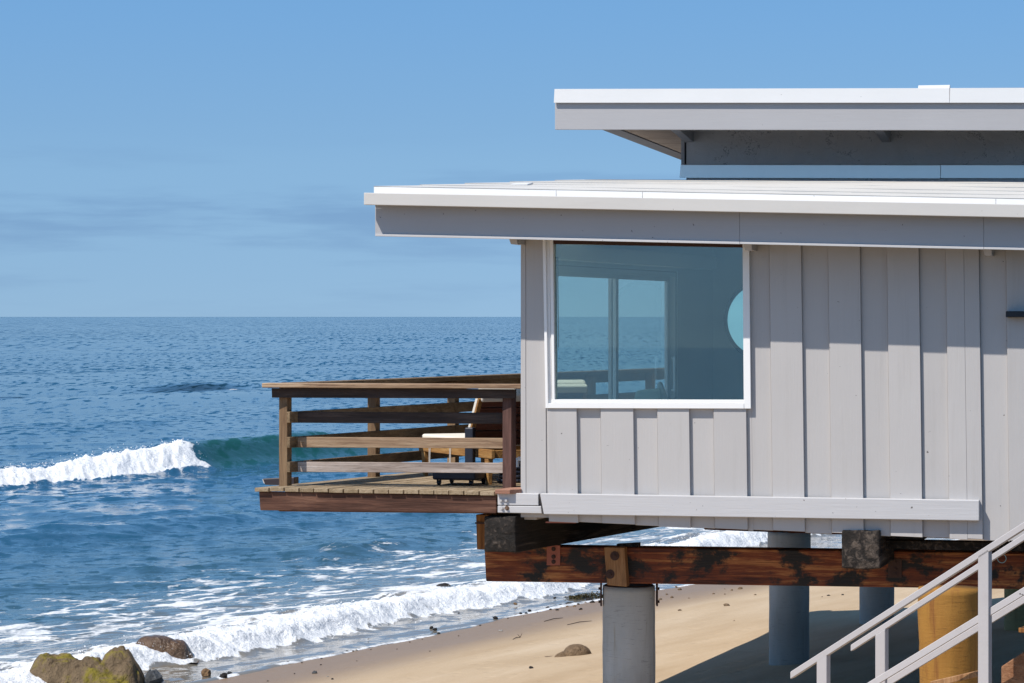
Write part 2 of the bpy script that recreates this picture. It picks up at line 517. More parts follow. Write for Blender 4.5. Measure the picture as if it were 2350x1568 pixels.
def sea_material():
    m, t, b = newmat("sea_water")
    co = objco(t)
    at = N(t, "ShaderNodeVertexColor"); at.layer_name = "sea"
    sp_ = N(t, "ShaderNodeSeparateColor"); t.links.new(at.outputs["Color"], sp_.inputs[0])
    fo, sh, gr = sp_.outputs
    at2 = N(t, "ShaderNodeVertexColor"); at2.layer_name = "bed"
    sp2 = N(t, "ShaderNodeSeparateColor"); t.links.new(at2.outputs["Color"], sp2.inputs[0])
    sd, rf, fz = sp2.outputs
    rot = mapping(t, co, scale=(1, 1, 1), rot=(0, 0, R(27)))
    big = noise(t, mapping(t, rot.outputs[0], scale=(0.02, 0.008, 0.02)).outputs[0], 1.0, 3)
    deep = mixc(t, big.outputs["Fac"], (0.009, 0.055, 0.112), (0.015, 0.080, 0.150))
    c = mixc(t, sh, deep, (0.028, 0.070, 0.088))
    c = mixc(t, mth(t, 'MULTIPLY', sd, 0.85), c, (0.22, 0.19, 0.15))
    c = mixc(t, gr, c, (0.008, 0.066, 0.062))
    c = mixc(t, mth(t, 'MULTIPLY', rf, 0.9), c, (0.004, 0.014, 0.022))
    # foam lace
    v = N(t, "ShaderNodeTexVoronoi", feature='DISTANCE_TO_EDGE')
    wob = noise(t, rot.outputs[0], 1.3, 4, 0.6)
    wv = N(t, "ShaderNodeVectorMath", operation='MULTIPLY_ADD')
    t.links.new(wob.outputs["Color"], wv.inputs[0]); wv.inputs[1].default_value = (1.5, 1.5, 0)
    sc = mapping(t, rot.outputs[0], scale=(1.5, 0.55, 1.0))
    t.links.new(sc.outputs[0], wv.inputs[2])
    t.links.new(wv.outputs[0], v.inputs["Vector"]); v.inputs["Scale"].default_value = 1.05
    edge = mth(t, 'SUBTRACT', 1.0, mth(t, 'MULTIPLY', v.outputs["Distance"], 4.5), clamp=True)
    v2n = noise(t, mapping(t, rot.outputs[0], scale=(2.0, 0.6, 1)).outputs[0], 1.7, 6, 0.62, 0.6)
    fine = noise(t, co, 9.0, 4, 0.65)
    pat = mth(t, 'ADD', mth(t, 'MULTIPLY', edge, 0.36), mth(t, 'MULTIPLY', v2n.outputs["Fac"], 0.66))
    pat = mth(t, 'ADD', pat, mth(t, 'MULTIPLY', mth(t, 'SUBTRACT', fine.outputs["Fac"], 0.5), 0.22))
    mask = sstep(t, mth(t, 'ADD', pat, fo), 0.99, 1.25)
    fcol = mixc(t, fine.outputs["Fac"], (0.66, 0.67, 0.68), (0.84, 0.84, 0.835))
    c = mixc(t, mask, c, fcol)
    t.links.new(c, b.inputs["Base Color"])
    b.inputs["IOR"].default_value = 1.33
    b.inputs["Specular IOR Level"].default_value = 0.5
    rr = mth(t, 'ADD', mth(t, 'MULTIPLY', mask, 0.75), 0.09)
    t.links.new(rr, b.inputs["Roughness"])
    # wind ripples too small for the mesh: faint bumps, and short steep wavelet fronts leaning toward the shore
    r1 = noise(t, mapping(t, rot.outputs[0], scale=(1.0, 0.5, 1)).outputs[0], 1.8, 5, 0.62)
    r2 = noise(t, mapping(t, rot.outputs[0], scale=(1.0, 0.55, 1)).outputs[0], 0.22, 5, 0.6)
    b1 = bump(t, None, r2.outputs["Fac"], 1.0, 0.22)
    calm = mth(t, 'SUBTRACT', 1.0, mth(t, 'MULTIPLY', fz, 0.75))
    nb = N(t, "ShaderNodeBump"); nb.inputs["Distance"].default_value = 0.028
    t.links.new(calm, nb.inputs["Strength"]); t.links.new(r1.outputs["Fac"], nb.inputs["Height"]); t.links.new(b1, nb.inputs["Normal"])
    sxy = N(t, "ShaderNodeSeparateXYZ"); t.links.new(co, sxy.inputs[0])
    uu_ = mth(t, 'ADD', mth(t, 'MULTIPLY', sxy.outputs[0], OX), mth(t, 'MULTIPLY', sxy.outputs[1], OY))
    tilt = None
    bands = [(None, (2.4, 1.5)), ((36, 52), (2.0, 0.75)), ((75, 120), (1.5, 0.24)), ((190, 330), (0.9, 0.07)), ((600, 1000), (0.4, 0.018))]
    for k, (rng_, (kx, ky)) in enumerate(bands):
        nn = noise(t, mapping(t, co, scale=(kx, ky, 1.0), loc=(k*3.1, k*1.7, 0), rot=(0, 0, 0)).outputs[0], 1.0, 3, 0.55, 0.25)
        if tilt is None: tilt = nn.outputs["Fac"]
        else:
            w_ = sstep(t, uu_, *rng_)
            mx_ = N(t, "ShaderNodeMix", data_type='FLOAT')
            t.links.new(w_, mx_.inputs[0]); t.links.new(tilt, mx_.inputs[2]); t.links.new(nn.outputs["Fac"], mx_.inputs[3])
            tilt = mx_.outputs[0]
    gust = noise(t, mapping(t, rot.outputs[0], scale=(0.05, 0.02, 1)).outputs[0], 1.0, 3, 0.6)
    tl = mth(t, 'MULTIPLY', sstep(t, mth(t, 'ADD', tilt, mth(t, 'MULTIPLY', mth(t, 'SUBTRACT', gust.outputs["Fac"], 0.5), 0.25)), 0.50, 0.66), 0.46)
    tl = mth(t, 'ADD', tl, mth(t, 'MULTIPLY', rf, 0.22))
    near = mth(t, 'ADD', 0.50, mth(t, 'MULTIPLY', sstep(t, uu_, 55, 130), 0.50))
    tl = mth(t, 'MULTIPLY', mth(t, 'MULTIPLY', mth(t, 'SUBTRACT', tl, 0.065), calm), near)
    tv = N(t, "ShaderNodeVectorMath", operation='SCALE'); tv.inputs[0].default_value = (0.2, -1.0, 0.0); t.links.new(tl, tv.inputs["Scale"])
    ta = N(t, "ShaderNodeVectorMath", operation='ADD'); t.links.new(nb.outputs[0], ta.inputs[0]); t.links.new(tv.outputs[0], ta.inputs[1])
    tn = N(t, "ShaderNodeVectorMath", operation='NORMALIZE'); t.links.new(ta.outputs[0], tn.inputs[0])
    fb = noise(t, co, 6.0, 5, 0.7)
    nb2 = N(t, "ShaderNodeBump"); nb2.inputs["Distance"].default_value = 0.09
    t.links.new(mask, nb2.inputs["Strength"]); t.links.new(fb.outputs["Fac"], nb2.inputs["Height"]); t.links.new(tn.outputs[0], nb2.inputs["Normal"])
    t.links.new(nb2.outputs[0], b.inputs["Normal"])
    return m
M_SEA = sea_material()
sea = raw_mesh("sea", np.stack([SXX, SYY, Zs], -1).reshape(-1, 3), quads, M_SEA)
def vcol(o, name, r, g, b):
    a = o.data.color_attributes.new(name, 'FLOAT_COLOR', 'POINT')
    c = np.stack([r, g, b, np.ones_like(r)], -1).astype(np.float32)
    a.data.foreach_set("color", c.ravel())
vcol(sea, "sea", foam.ravel(), shal.ravel(), grn.ravel())
uu, _ = us(SXX, SYY)
vcol(sea, "bed", sandy.ravel(), reef.ravel(), (1-sm(uu, 24, 34)).ravel())
tag(sea, "blue rippled ocean with one breaking wave and foam washing up the beach", None, None, "structure")
# ------------------------------------------------------------------ house frame: a along the front wall, b into the house, z up
PHI = math.radians(12.5)
C0 = Vector(((1195-CX)/F*28.7, 28.7, 0.0))
RX, RY = math.cos(PHI), -math.sin(PHI)
NX, NY = math.sin(PHI), math.cos(PHI)
def fac(px, py, b):
    """point of the picture on the plane that lies b behind the wall face, in house coordinates"""
    x, y = (px-CX)/F, (py-HY)/F
    Y = (C0.x*NX+C0.y*NY+b)/(x*NX+NY)
    X, z = x*Y, H-y*Y
    return Vector(((X-C0.x)*RX+(Y-C0.y)*RY, b, z))
def h2w(a, b, z):
    return Vector((C0.x+a*RX+b*NX, C0.y+a*RY+b*NY, z))
def w2h(p):
    dx, dy = p[0]-C0.x, p[1]-C0.y
    return Vector((dx*RX+dy*RY, dx*NX+dy*NY, p[2]))
QA, QB = math.sin(R(13.5)), math.cos(R(13.5))      # shore direction in house coordinates

def fprism(mb, pts, b0, b1):
    """outline in picture units on the plane b0, pushed straight back to b1"""
    P = [fac(x, y, b0) for x, y in pts]
    return mb.prism([tuple(p) for p in P], (0, b1-b0, 0))

# ------------------------------------------------------------------ materials of the house
def painted_wood(name, col, rough=0.6, grain=(90, 90, 3), wear=0.0, dark=(0.10, 0.09, 0.085), bstr=0.25):
    m, t, b = newmat(name)
    co = objco(t)
    oi = N(t, "ShaderNodeObjectInfo")
    off = N(t, "ShaderNodeVectorMath", operation='ADD')
    sc = N(t, "ShaderNodeVectorMath", operation='SCALE'); sc.inputs[0].default_value = (17, 9, 31)
    t.links.new(oi.outputs["Random"], sc.inputs["Scale"])
    t.links.new(co, off.inputs[0]); t.links.new(sc.outputs[0], off.inputs[1])
    g = noise(t, mapping(t, off.outputs[0], scale=grain).outputs[0], 1.0, 5, 0.6)
    big = noise(t, off.outputs[0], 1.3, 5, 0.6)
    spots = noise(t, off.outputs[0], 26, 2, 0.5)
    c = mixc(t, big.outputs["Fac"], tuple(x*0.93 for x in col), tuple(min(1, x*1.05) for x in col))
    c = mixc(t, mth(t, 'MULTIPLY', g.outputs["Fac"], 0.16), c, tuple(x*0.72 for x in col))
    v = mth(t, 'MULTIPLY', mth(t, 'SUBTRACT', oi.outputs["Random"], 0.5), 0.11)
    c = mixc(t, mth(t, 'ADD', v, 0.055, clamp=True), c, tuple(x*0.5 for x in col))
    rs = noise(t, mapping(t, off.outputs[0], scale=tuple(max(0.5, x*0.12) for x in grain)).outputs[0], 1.0, 5, 0.7)
    c = mixc(t, mth(t, 'MULTIPLY', sstep(t, rs.outputs["Fac"], 0.50, 0.75), 0.20), c, tuple(x*0.62*k_ for x, k_ in zip(col, (1.03, 0.99, 0.93))))
    # nail heads, knocks and chips
    c = mixc(t, sstep(t, spots.outputs["Fac"], 0.755-0.03*wear, 0.79-0.03*wear), c, dark)
    if wear > 0:
        st = noise(t, mapping(t, off.outputs[0], scale=(grain[0]*0.15, grain[1]*0.15, grain[2]*0.9)).outputs[0], 1.0, 6, 0.7)
        c = mixc(t, mth(t, 'MULTIPLY', sstep(t, st.outputs["Fac"], 0.60, 0.72), wear), c, dark)
    t.links.new(c, b.inputs["Base Color"])
    b.inputs["Roughness"].default_value = rough
    b.inputs["Specular IOR Level"].default_value = 0.35
    p = bump(t, None, g.outputs["Fac"], bstr, 0.004)
    bump(t, b, big.outputs["Fac"], 0.25, 0.01, p)
    return m
GREY = (0.470, 0.448, 0.435)
M_WALL = painted_wood("grey_wall_paint", GREY)
M_TRIM = painted_wood("grey_trim_paint", (0.41, 0.40, 0.405), grain=(3, 90, 60))
M_BAND = painted_wood("grey_band_paint", (0.52, 0.51, 0.515), grain=(2.2, 60, 45), wear=0.25, bstr=0.5)
M_WHITE = painted_wood("white_trim_paint", (0.80, 0.785, 0.765), rough=0.45, grain=(40, 40, 3), bstr=0.1)
M_GUTTER = painted_wood("white_gutter_metal", (0.60, 0.57, 0.53), rough=0.38, grain=(2, 20, 20), bstr=0.08)
M_FLASH = painted_wood("white_flashing_metal", (0.67, 0.665, 0.655), rough=0.45, grain=(2, 12, 12), bstr=0.12)
M_STAIR = painted_wood("pale_stair_paint", (0.46, 0.43, 0.425), grain=(40, 40, 40), wear=0.0, bstr=0.2)

def stucco():
    m, t, b = newmat("grey_stucco")
    co = objco(t)
    n1 = noise(t, co, 5, 6, 0.65, 0.6); n2 = noise(t, co, 60, 3, 0.7)
    v = N(t, "ShaderNodeTexVoronoi", feature='DISTANCE_TO_EDGE'); v.inputs["Scale"].default_value = 1.7
    w = noise(t, co, 3.0, 5, 0.65)
    a = N(t, "ShaderNodeVectorMath", operation='ADD'); t.links.new(co, a.inputs[0]); t.links.new(w.outputs["Color"], a.inputs[1])
    t.links.new(a.outputs[0], v.inputs["Vector"])
    c = mixc(t, n1.outputs["Fac"], (0.52, 0.51, 0.51), (0.70, 0.68, 0.67))
    crack = mth(t, 'SUBTRACT', 1.0, sstep(t, v.outputs["Distance"], 0.0, 0.018))
    c = mixc(t, mth(t, 'MULTIPLY', mth(t, 'MULTIPLY', crack, sstep(t, n1.outputs["Fac"], 0.48, 0.6)), 0.75), c, (0.10, 0.10, 0.11))
    t.links.new(c, b.inputs["Base Color"]); b.inputs["Roughness"].default_value = 0.9
    p = bump(t, None, n1.outputs["Fac"], 0.6, 0.03); bump(t, b, n2.outputs["Fac"], 0.4, 0.004, p)
    return m
M_STUCCO = stucco()

def roofing():
    m, t, b = newmat("white_roll_roofing")
    co = objco(t)
    n1 = noise(t, mapping(t, co, scale=(1.2, 5, 5)).outputs[0], 1.5, 6, 0.65); n2 = noise(t, co, 90, 2, 0.7)
    dirt = noise(t, mapping(t, co, scale=(3.5, 12, 12)).outputs[0], 2.0, 5, 0.7)
    c = mixc(t, n1.outputs["Fac"], (0.46, 0.445, 0.42), (0.56, 0.545, 0.52))
    c = mixc(t, sstep(t, dirt.outputs["Fac"], 0.66, 0.74), c, (0.30, 0.28, 0.25))
    t.links.new(c, b.inputs["Base Color"]); b.inputs["Roughness"].default_value = 0.8
    bump(t, b, n2.outputs["Fac"], 0.3, 0.003)
    return m
M_ROOF = roofing()

def timber(name, c1, c2, c3, axis='x', scale=1.0, patch=None, rough=0.75, spec=0.3, patch_lo=0.55, bstr=0.6):
    """bare wood with its grain along one axis of the object"""
    m, t, b = newmat(name)
    co = objco(t)
    oi = N(t, "ShaderNodeObjectInfo")
    sc = N(t, "ShaderNodeVectorMath", operation='SCALE'); sc.inputs[0].default_value = (13, 7, 23)
    t.links.new(oi.outputs["Random"], sc.inputs["Scale"])
    off = N(t, "ShaderNodeVectorMath", operation='ADD'); t.links.new(co, off.inputs[0]); t.links.new(sc.outputs[0], off.inputs[1])
    S = {'x': (1.6, 26, 26), 'y': (26, 1.6, 26), 'z': (26, 26, 1.6)}[axis]
    S = tuple(s*scale for s in S)
    g1 = noise(t, mapping(t, off.outputs[0], scale=S).outputs[0], 1.0, 6, 0.65, 0.5)
    g2 = noise(t, mapping(t, off.outputs[0], scale=tuple(s*4 for s in S)).outputs[0], 1.0, 4, 0.7)
    big = noise(t, mapping(t, off.outputs[0], scale=tuple(max(0.7, s*0.06) for s in S)).outputs[0], 1.0, 4, 0.6)
    knots = noise(t, mapping(t, off.outputs[0], scale=tuple(max(2.5, s*0.16) for s in S)).outputs[0], 1.0, 2, 0.4)
    rp = ramp(t, [(0.38, c1), (0.5, c2), (0.62, c3)])
    t.links.new(mth(t, 'ADD', mth(t, 'MULTIPLY', g1.outputs["Fac"], 0.6), mth(t, 'MULTIPLY', big.outputs["Fac"], 0.4)), rp.inputs[0])
    c = mixc(t, mth(t, 'MULTIPLY', sstep(t, g2.outputs["Fac"], 0.5, 0.72), 0.6), rp.outputs[0], tuple(x*0.35 for x in c1))
    c = mixc(t, sstep(t, knots.outputs["Fac"], 0.70, 0.78), c, tuple(x*0.4 for x in c1))
    v = mth(t, 'MULTIPLY', oi.outputs["Random"], 0.35)
    c = mixc(t, v, c, c1)
    if patch:
        pn = noise(t, mapping(t, co, scale=(1.7, 2.0, 2.4), loc=(0.4, 0, 0.3)).outputs[0], 1.4, 8, 0.68, 0.15)
        pf = sstep(t, pn.outputs["Fac"], patch_lo, patch_lo+0.10)
        c = mixc(t, pf, c, patch)
    t.links.new(c, b.inputs["Base Color"])
    b.inputs["Roughness"].default_value = rough; b.inputs["Specular IOR Level"].default_value = spec
    p = bump(t, None, g1.outputs["Fac"], bstr, 0.012)
    bump(t, b, g2.outputs["Fac"], bstr, 0.004, p)
    return m
M_DECKP = timber("weathered_deck_boards", (0.20, 0.145, 0.085), (0.30, 0.225, 0.14), (0.40, 0.31, 0.21), 'y')
M_DECKB = timber("red_brown_deck_beam", (0.045, 0.018, 0.011), (0.105, 0.046, 0.029), (0.20, 0.10, 0.062), 'x')
M_RAILX = timber("weathered_rail", (0.17, 0.10, 0.06), (0.33, 0.22, 0.135), (0.50, 0.37, 0.245), 'x')
M_RAILG = timber("silvered_rail", (0.22, 0.165, 0.135), (0.38, 0.31, 0.265), (0.52, 0.45, 0.40), 'x')
M_RAILD = timber("shade_dark_rail", (0.022, 0.014, 0.012), (0.05, 0.034, 0.028), (0.10, 0.07, 0.058), 'x')  # apron and top rail: shade below the cap is put into the colour
M_RAILY = timber("weathered_side_rail", (0.10, 0.065, 0.035), (0.18, 0.12, 0.065), (0.27, 0.185, 0.105), 'y')
M_POST = timber("weathered_post", (0.13, 0.075, 0.04), (0.22, 0.14, 0.075), (0.32, 0.215, 0.125), 'z')
M_POSTD = timber("red_brown_post", (0.055, 0.026, 0.02), (0.10, 0.05, 0.04), (0.155, 0.08, 0.066), 'z')
M_GIRD = timber("red_creosoted_girder", (0.06, 0.011, 0.004), (0.19, 0.042, 0.010), (0.50, 0.21, 0.065), 'x', patch=(0.012, 0.010, 0.009), rough=0.6, spec=0.35, patch_lo=0.478)
M_BLACK = timber("black_creosoted_timber", (0.008, 0.007, 0.006), (0.022, 0.017, 0.014), (0.15, 0.115, 0.09), 'y', scale=0.7, rough=0.85, bstr=1.0)
M_AMBER = timber("amber_timber", (0.14, 0.05, 0.012), (0.24, 0.10, 0.026), (0.33, 0.15, 0.045), 'z')
M_STUB = timber("raw_split_post", (0.17, 0.075, 0.028), (0.34, 0.18, 0.08), (0.48, 0.29, 0.15), 'z', scale=1.2)
M_SOFFIT = timber("bare_soffit_boards", (0.20, 0.14, 0.10), (0.32, 0.24, 0.18), (0.42, 0.33, 0.26), 'x')
M_JOIST = timber("dark_joist", (0.03, 0.014, 0.008), (0.065, 0.03, 0.017), (0.12, 0.06, 0.03), 'y')
M_TEAK = timber("golden_teak", (0.22, 0.10, 0.03), (0.34, 0.175, 0.055), (0.46, 0.27, 0.10), 'y')
M_TEAKR = timber("red_brown_slats", (0.07, 0.022, 0.012), (0.12, 0.04, 0.024), (0.17, 0.065, 0.04), 'x')

def plain(name, col, rough=0.5, metal=0.0, spec=0.5, nscale=25, var=0.15, bst=0.1):
    m, t, b = newmat(name)
    co = objco(t)
    n = noise(t, co, nscale, 4, 0.6)
    c = mixc(t, n.outputs["Fac"], tuple(x*(1-var) for x in col), tuple(min(1, x*(1+var)) for x in col))
    t.links.new(c, b.inputs["Base Color"])
    b.inputs["Roughness"].default_value = rough; b.inputs["Metallic"].default_value = metal
    b.inputs["Specular IOR Level"].default_value = spec
    bump(t, b, n.outputs["Fac"], bst, 0.004)
    return m
M_DARKGAP = plain("dark_end_grain", (0.045, 0.04, 0.04), 0.9, nscale=60, var=0.5)
M_BOLT = plain("rusty_bolt_steel", (0.20, 0.13, 0.09), 0.55, 0.6, nscale=90, var=0.5)
M_GALV = plain("painted_bolt_steel", (0.50, 0.48, 0.47), 0.5, 0.2, nscale=90)
M_PLATE = plain("red_oxide_plate", (0.30, 0.085, 0.05), 0.6, nscale=40, var=0.25)
M_STRAP = plain("rusted_strap", (0.06, 0.028, 0.02), 0.7, 0.3, nscale=50, var=0.4)
M_BLACKM = plain("black_metal", (0.012, 0.013, 0.018), 0.45, 0.3)
M_NAVY = plain("navy_plastic", (0.012, 0.016, 0.030), 0.5)
M_CUSH = plain("cream_cushion", (0.70, 0.645, 0.56), 0.9, nscale=300, var=0.06, bst=0.3)
M_INT = plain("interior_paint", (0.80, 0.80, 0.78), 0.7, nscale=3, var=0.03)
M_FLOORI = plain("interior_floor", (0.22, 0.15, 0.09), 0.4, nscale=6)
M_WHITEV = plain("white_vinyl", (0.80, 0.79, 0.775), 0.4, nscale=4, var=0.02, bst=0.02)
M_CHROME = plain("caster_metal", (0.55, 0.56, 0.58), 0.25, 0.9)
M_CORD = plain("white_cord", (0.6, 0.58, 0.55), 0.8)

def glass(name, tintc, rough=0.0, ior=1.85):
    m, t, b = newmat(name)
    t.nodes.remove(b)
    out = t.nodes["Material Output"]
    tr = N(t, "ShaderNodeBsdfTransparent"); tr.inputs[0].default_value = (*tintc, 1)
    gl = N(t, "ShaderNodeBsdfGlossy"); gl.inputs["Roughness"].default_value = rough
    gl.inputs["Color"].default_value = (0.95, 1, 1, 1)
    fr = N(t, "ShaderNodeFresnel")
    ge = N(t, "ShaderNodeNewGeometry")                       # thin pane: the same index seen from either side
    t.links.new(mth(t, 'ADD', mth(t, 'MULTIPLY', ge.outputs["Backfacing"], 1/ior-ior), ior), fr.inputs["IOR"])
    mx = N(t, "ShaderNodeMixShader")
    t.links.new(fr.outputs[0], mx.inputs[0]); t.links.new(tr.outputs[0], mx.inputs[1]); t.links.new(gl.outputs[0], mx.inputs[2])
    t.links.new(mx.outputs[0], out.inputs["Surface"])
    return m
M_GLASS = glass("tinted_window_glass", (0.86, 0.94, 0.90))
M_GLASS2 = glass("door_glass", (0.93, 0.96, 0.96), 0.0, 1.35)
def mirror():
    m, t, b = newmat("mirror_glass")
    b.inputs["Base Color"].default_value = (0.85, 0.9, 0.88, 1)
    b.inputs["Metallic"].default_value = 1.0
    b.inputs["Roughness"].default_value = 0.03
    return m
M_MIRROR = mirror()

M_ZINC = plain('painted_zinc', (0.93, 0.90, 0.86), 0.36, 0.85, nscale=5, var=0.05, bst=0.05)
M_RAKE = plain('dark_rake_paint', (0.10, 0.095, 0.10), 0.7, nscale=8)

# ------------------------------------------------------------------ the house
house = empty("beach_house", (C0.x, C0.y, 0), -PHI)
tag(house, "pale grey board clad beach house on stilts with flat white roofs", "house")
ZD, TD0, TDE, LW = 5.70, 0.75, 5.70, 7.45            # head of the sliding doors, their reach along the wall, room depth
ALEN = 5.6                                    # the front wall runs on past the edge of the picture
def lean(x, y): return x + 0.0135*(y-620)
# eave line seen on the wall, and the ragged lower end of the cladding
def eave_y(x): return 538 + 0.0215*(x-861)
def skirt_y(x): return 1196 + 0.0445*(x-1250)
Z_FLOOR = fac(1250, 1165, 0).z
WIN = (1252, 1716, 540, 929)                  # opening in the front wall

# structural wall behind the boards, with the window opening left free
aW0, aW1 = fac(WIN[0]+2, 740, 0).a if False else fac(WIN[0]+2, 740, 0)[0], fac(WIN[1]-2, 740, 0)[0]
zW0 = fac(1480, WIN[3], 0).z
zTOP = fac(1480, 510, 0).z
zBOT = fac(1300, 1196, 0).z
w = MB()
w.box(0.0, aW0, 0.004, 0.14, zBOT+0.03, zTOP)
w.box(aW1, ALEN, 0.004, 0.14, fac(1800, 1205, 0).z, zTOP)
w.box(aW0, aW1, 0.004, 0.14, zBOT+0.03, zW0)
w.build("wall", M_WALL, house)
w = MB(); w.box(ALEN, ALEN+0.12, 0.004, 17.4, zBOT-0.1, zTOP); w.box(0.3+LW*0.2, ALEN-0.001, 17.28, 17.4, zBOT, zTOP); w.build("wall", M_WALL, house)

# boards: every second one stands proud of its neighbours
T_IN, T_OUT = 0.004, 0.040
def board(x0, x1, y0, y1, proud, yb=None):
    b0 = -(T_OUT if proud else T_IN)
    pts = [(lean(x0, y0), y0), (lean(x1, y0), y0), (lean(x1, yb or y1), yb or y1), (lean(x0, y1), y1)]
    mb = MB(); fprism(mb, pts, b0, 0.003)
    return mb.build("board", M_WALL, house, bevel=0.0025)
G = 1.2
full = [(1721, 1766, 0), (1766, 1839, 1), (1840, 1901, 0), (1901, 1974, 1), (1975, 2036, 0), (2036, 2109, 1), (2110, 2171, 0),
        (2171, 2212.3, 1), (2212.6, 2247, 1), (2248, 2309, 0), (2309, 2382, 1), (2383, 2444, 0), (2444, 2517, 1)]
for x0, x1, pr in full:
    j = rng.uniform(-2.5, 2.5)
    board(x0, x1, eave_y(x0)-6, skirt_y(x0)+j, pr, skirt_y(x1)+j)
low = [(1252, 1319, 1), (1320, 1374, 0), (1374, 1449, 1), (1450, 1504, 0), (1504, 1577, 1), (1578, 1633, 0), (1633, 1708, 1), (1709, 1721, 0)]
for x0, x1, pr in low:
    j = rng.uniform(-1.5, 1.5)
    board(x0, x1, 930, skirt_y(x0)+j, pr, skirt_y(x1)+j)
# left of the window
mb = MB(); fprism(mb, [(1195, 535), (1206, 535), (1207, 1140), (1196, 1140)], -0.012, 0.003); mb.build("corner_board", M_WALL, house, bevel=0.0025)
mb = MB(); fprism(mb, [(1206.6, 535), (1250, 535), (1254, 1140), (1207.6, 1140)], -0.008, 0.003); mb.build("board", M_WALL, house, bevel=0.0025)
# ocean side wall, a little off square, with the opening for the sliding doors
SW = R(17-12.5)
sa, sb = math.sin(SW), math.cos(SW)
def side(tt, off, z): return (tt*sa+off*sb, tt*sb-off*sa, z)
def sidebox(mb, t0, t1, o0, o1, z0, z1):
    vs = [side(t0,o0,z0), side(t1,o0,z0), side(t1,o1,z0), side(t0,o1,z0)]
    vs += [(p[0], p[1], z1) for p in vs]
    return mb.hexa(vs)
ZC = 6.02                                           # ceiling
mb = MB()
sidebox(mb, 0.12, TD0, 0.0, 0.12, zBOT, ZC); sidebox(mb, TDE, 17.5, 0.0, 0.12, zBOT, ZC)
sidebox(mb, TD0, TDE, 0.0, 0.12, ZD, ZC); sidebox(mb, TD0, TDE, 0.0, 0.12, zBOT, 3.50)
mb.build("wall", M_WALL, house)
mb = MB(); mb.prism([side(0.15, 0, 3.36), side(17.5, 0, 3.36), (ALEN-0.01, 17.4, 3.36), (ALEN-0.01, 0.145, 3.36)], (0, 0, 0.12)); mb.build("floor", M_FLOORI, house)
mb = MB(); mb.prism([side(0.15, 0, ZC), side(17.5, 0, ZC), (ALEN-0.01, 17.4, ZC), (ALEN-0.01, 0.145, ZC)], (0, 0, 0.10)); mb.build("ceiling", M_INT, house)
mb = MB(); mb.box(LW*sa+0.13, ALEN, LW*sb, LW*sb+0.1, 3.48, ZC); mb.build("interior_wall", M_INT, house)
mb = MB(); sidebox(mb, 0.15, TD0-0.01, 0.121, 0.135, 3.48, ZC); sidebox(mb, TDE+0.01, LW, 0.121, 0.135, 3.48, ZC)
sidebox(mb, TD0-0.01, TDE+0.01, 0.121, 0.135, ZD+0.01, ZC); mb.build("interior_lining", M_INT, house)
mb = MB(); sidebox(mb, 0.35, LW-0.5, 0.14, 0.30, ZD+0.05, ZD+0.20); mb.build("valance", M_INT, house, bevel=0.004)

# sliding doors to the deck
door = empty("sliding_door"); door.parent = house
def dframe(t0, t1, o0, o1, wd_=0.07):
    m_ = MB()
    sidebox(m_, t0, t0+wd_, o0, o1, 3.50, ZD); sidebox(m_, t1-wd_, t1, o0, o1, 3.50, ZD)
    sidebox(m_, t0+wd_, t1-wd_, o0, o1, ZD-wd_, ZD); sidebox(m_, t0+wd_, t1-wd_, o0, o1, 3.50, 3.50+wd_*1.5)
    return m_
dframe(TD0, TDE, 0.005, 0.115, 0.05).build("frame", M_WHITEV, door)
for t0, t1, o in ((TD0+0.05, 3.22, 0.07), (3.12, TDE-0.05, 0.02)):
    f = dframe(t0, t1, o, o+0.035, 0.10).build("frame", M_WHITEV, door, bevel=0.002)
    g_ = MB(); sidebox(g_, t0+0.10, t1-0.10, o+0.015, o+0.019, 3.65, ZD-0.10); g_.build("pane", M_GLASS2, door)
hd = MB(); hd.tube(side(5.5, 0.15, 4.35), side(5.5, 0.15, 4.75), 0.014, n=10); hd.tube(side(5.5, 0.11, 4.37), side(5.5, 0.15, 4.37), 0.01, n=8); hd.tube(side(5.5, 0.11, 4.73), side(5.5, 0.15, 4.73), 0.01, n=8)
hd.build("handle", M_WHITEV, door)

# front window: white vinyl frame standing proud, glass set back
win = empty("window"); win.parent = house
def piece(name, pts, b0, b1, m, par, bev=0.002):
    q = MB(); fprism(q, pts, b0, b1); return q.build(name, m, par, bevel=bev)
piece("jamb", [(1245, 545), (1252, 545), (1258, 937), (1252, 937)], -0.058, 0.05, M_WHITEV, win)
piece("jamb", [(1253, 545), (1261, 545), (1266, 926), (1259, 926)], -0.026, 0.06, M_WHITEV, win)
piece("jamb", [(1261, 545), (1269, 545), (1273, 920), (1267, 920)], -0.045, 0.06, M_WHITEV, win)
piece("jamb", [(1704, 560), (1719, 560), (1723, 938), (1707, 938)], -0.055, 0.06, M_WHITEV, win)
piece("sill", [(1258, 925.5), (1707.3, 926.5), (1707.3, 938), (1258, 937)], -0.060, 0.05, M_WHITEV, win)
piece("sill", [(1266, 917), (1707, 918), (1707, 926), (1266, 925)], -0.048, 0.05, M_WHITEV, win)
piece("head", [(1269, 545), (1705, 552), (1705, 568), (1269, 560)], -0.03, 0.05, M_STRAP, win)
# the pane leans back a touch, as the wall does
gp = [fac(1268, 545, 0.02), fac(1708, 545, 0.02), fac(1708, 919, 0.012), fac(1268, 919, 0.012)]
gm = MB(); gm.prism([tuple(p) for p in gp], (0, 0.006, 0)); gm.build("pane", M_GLASS, win)
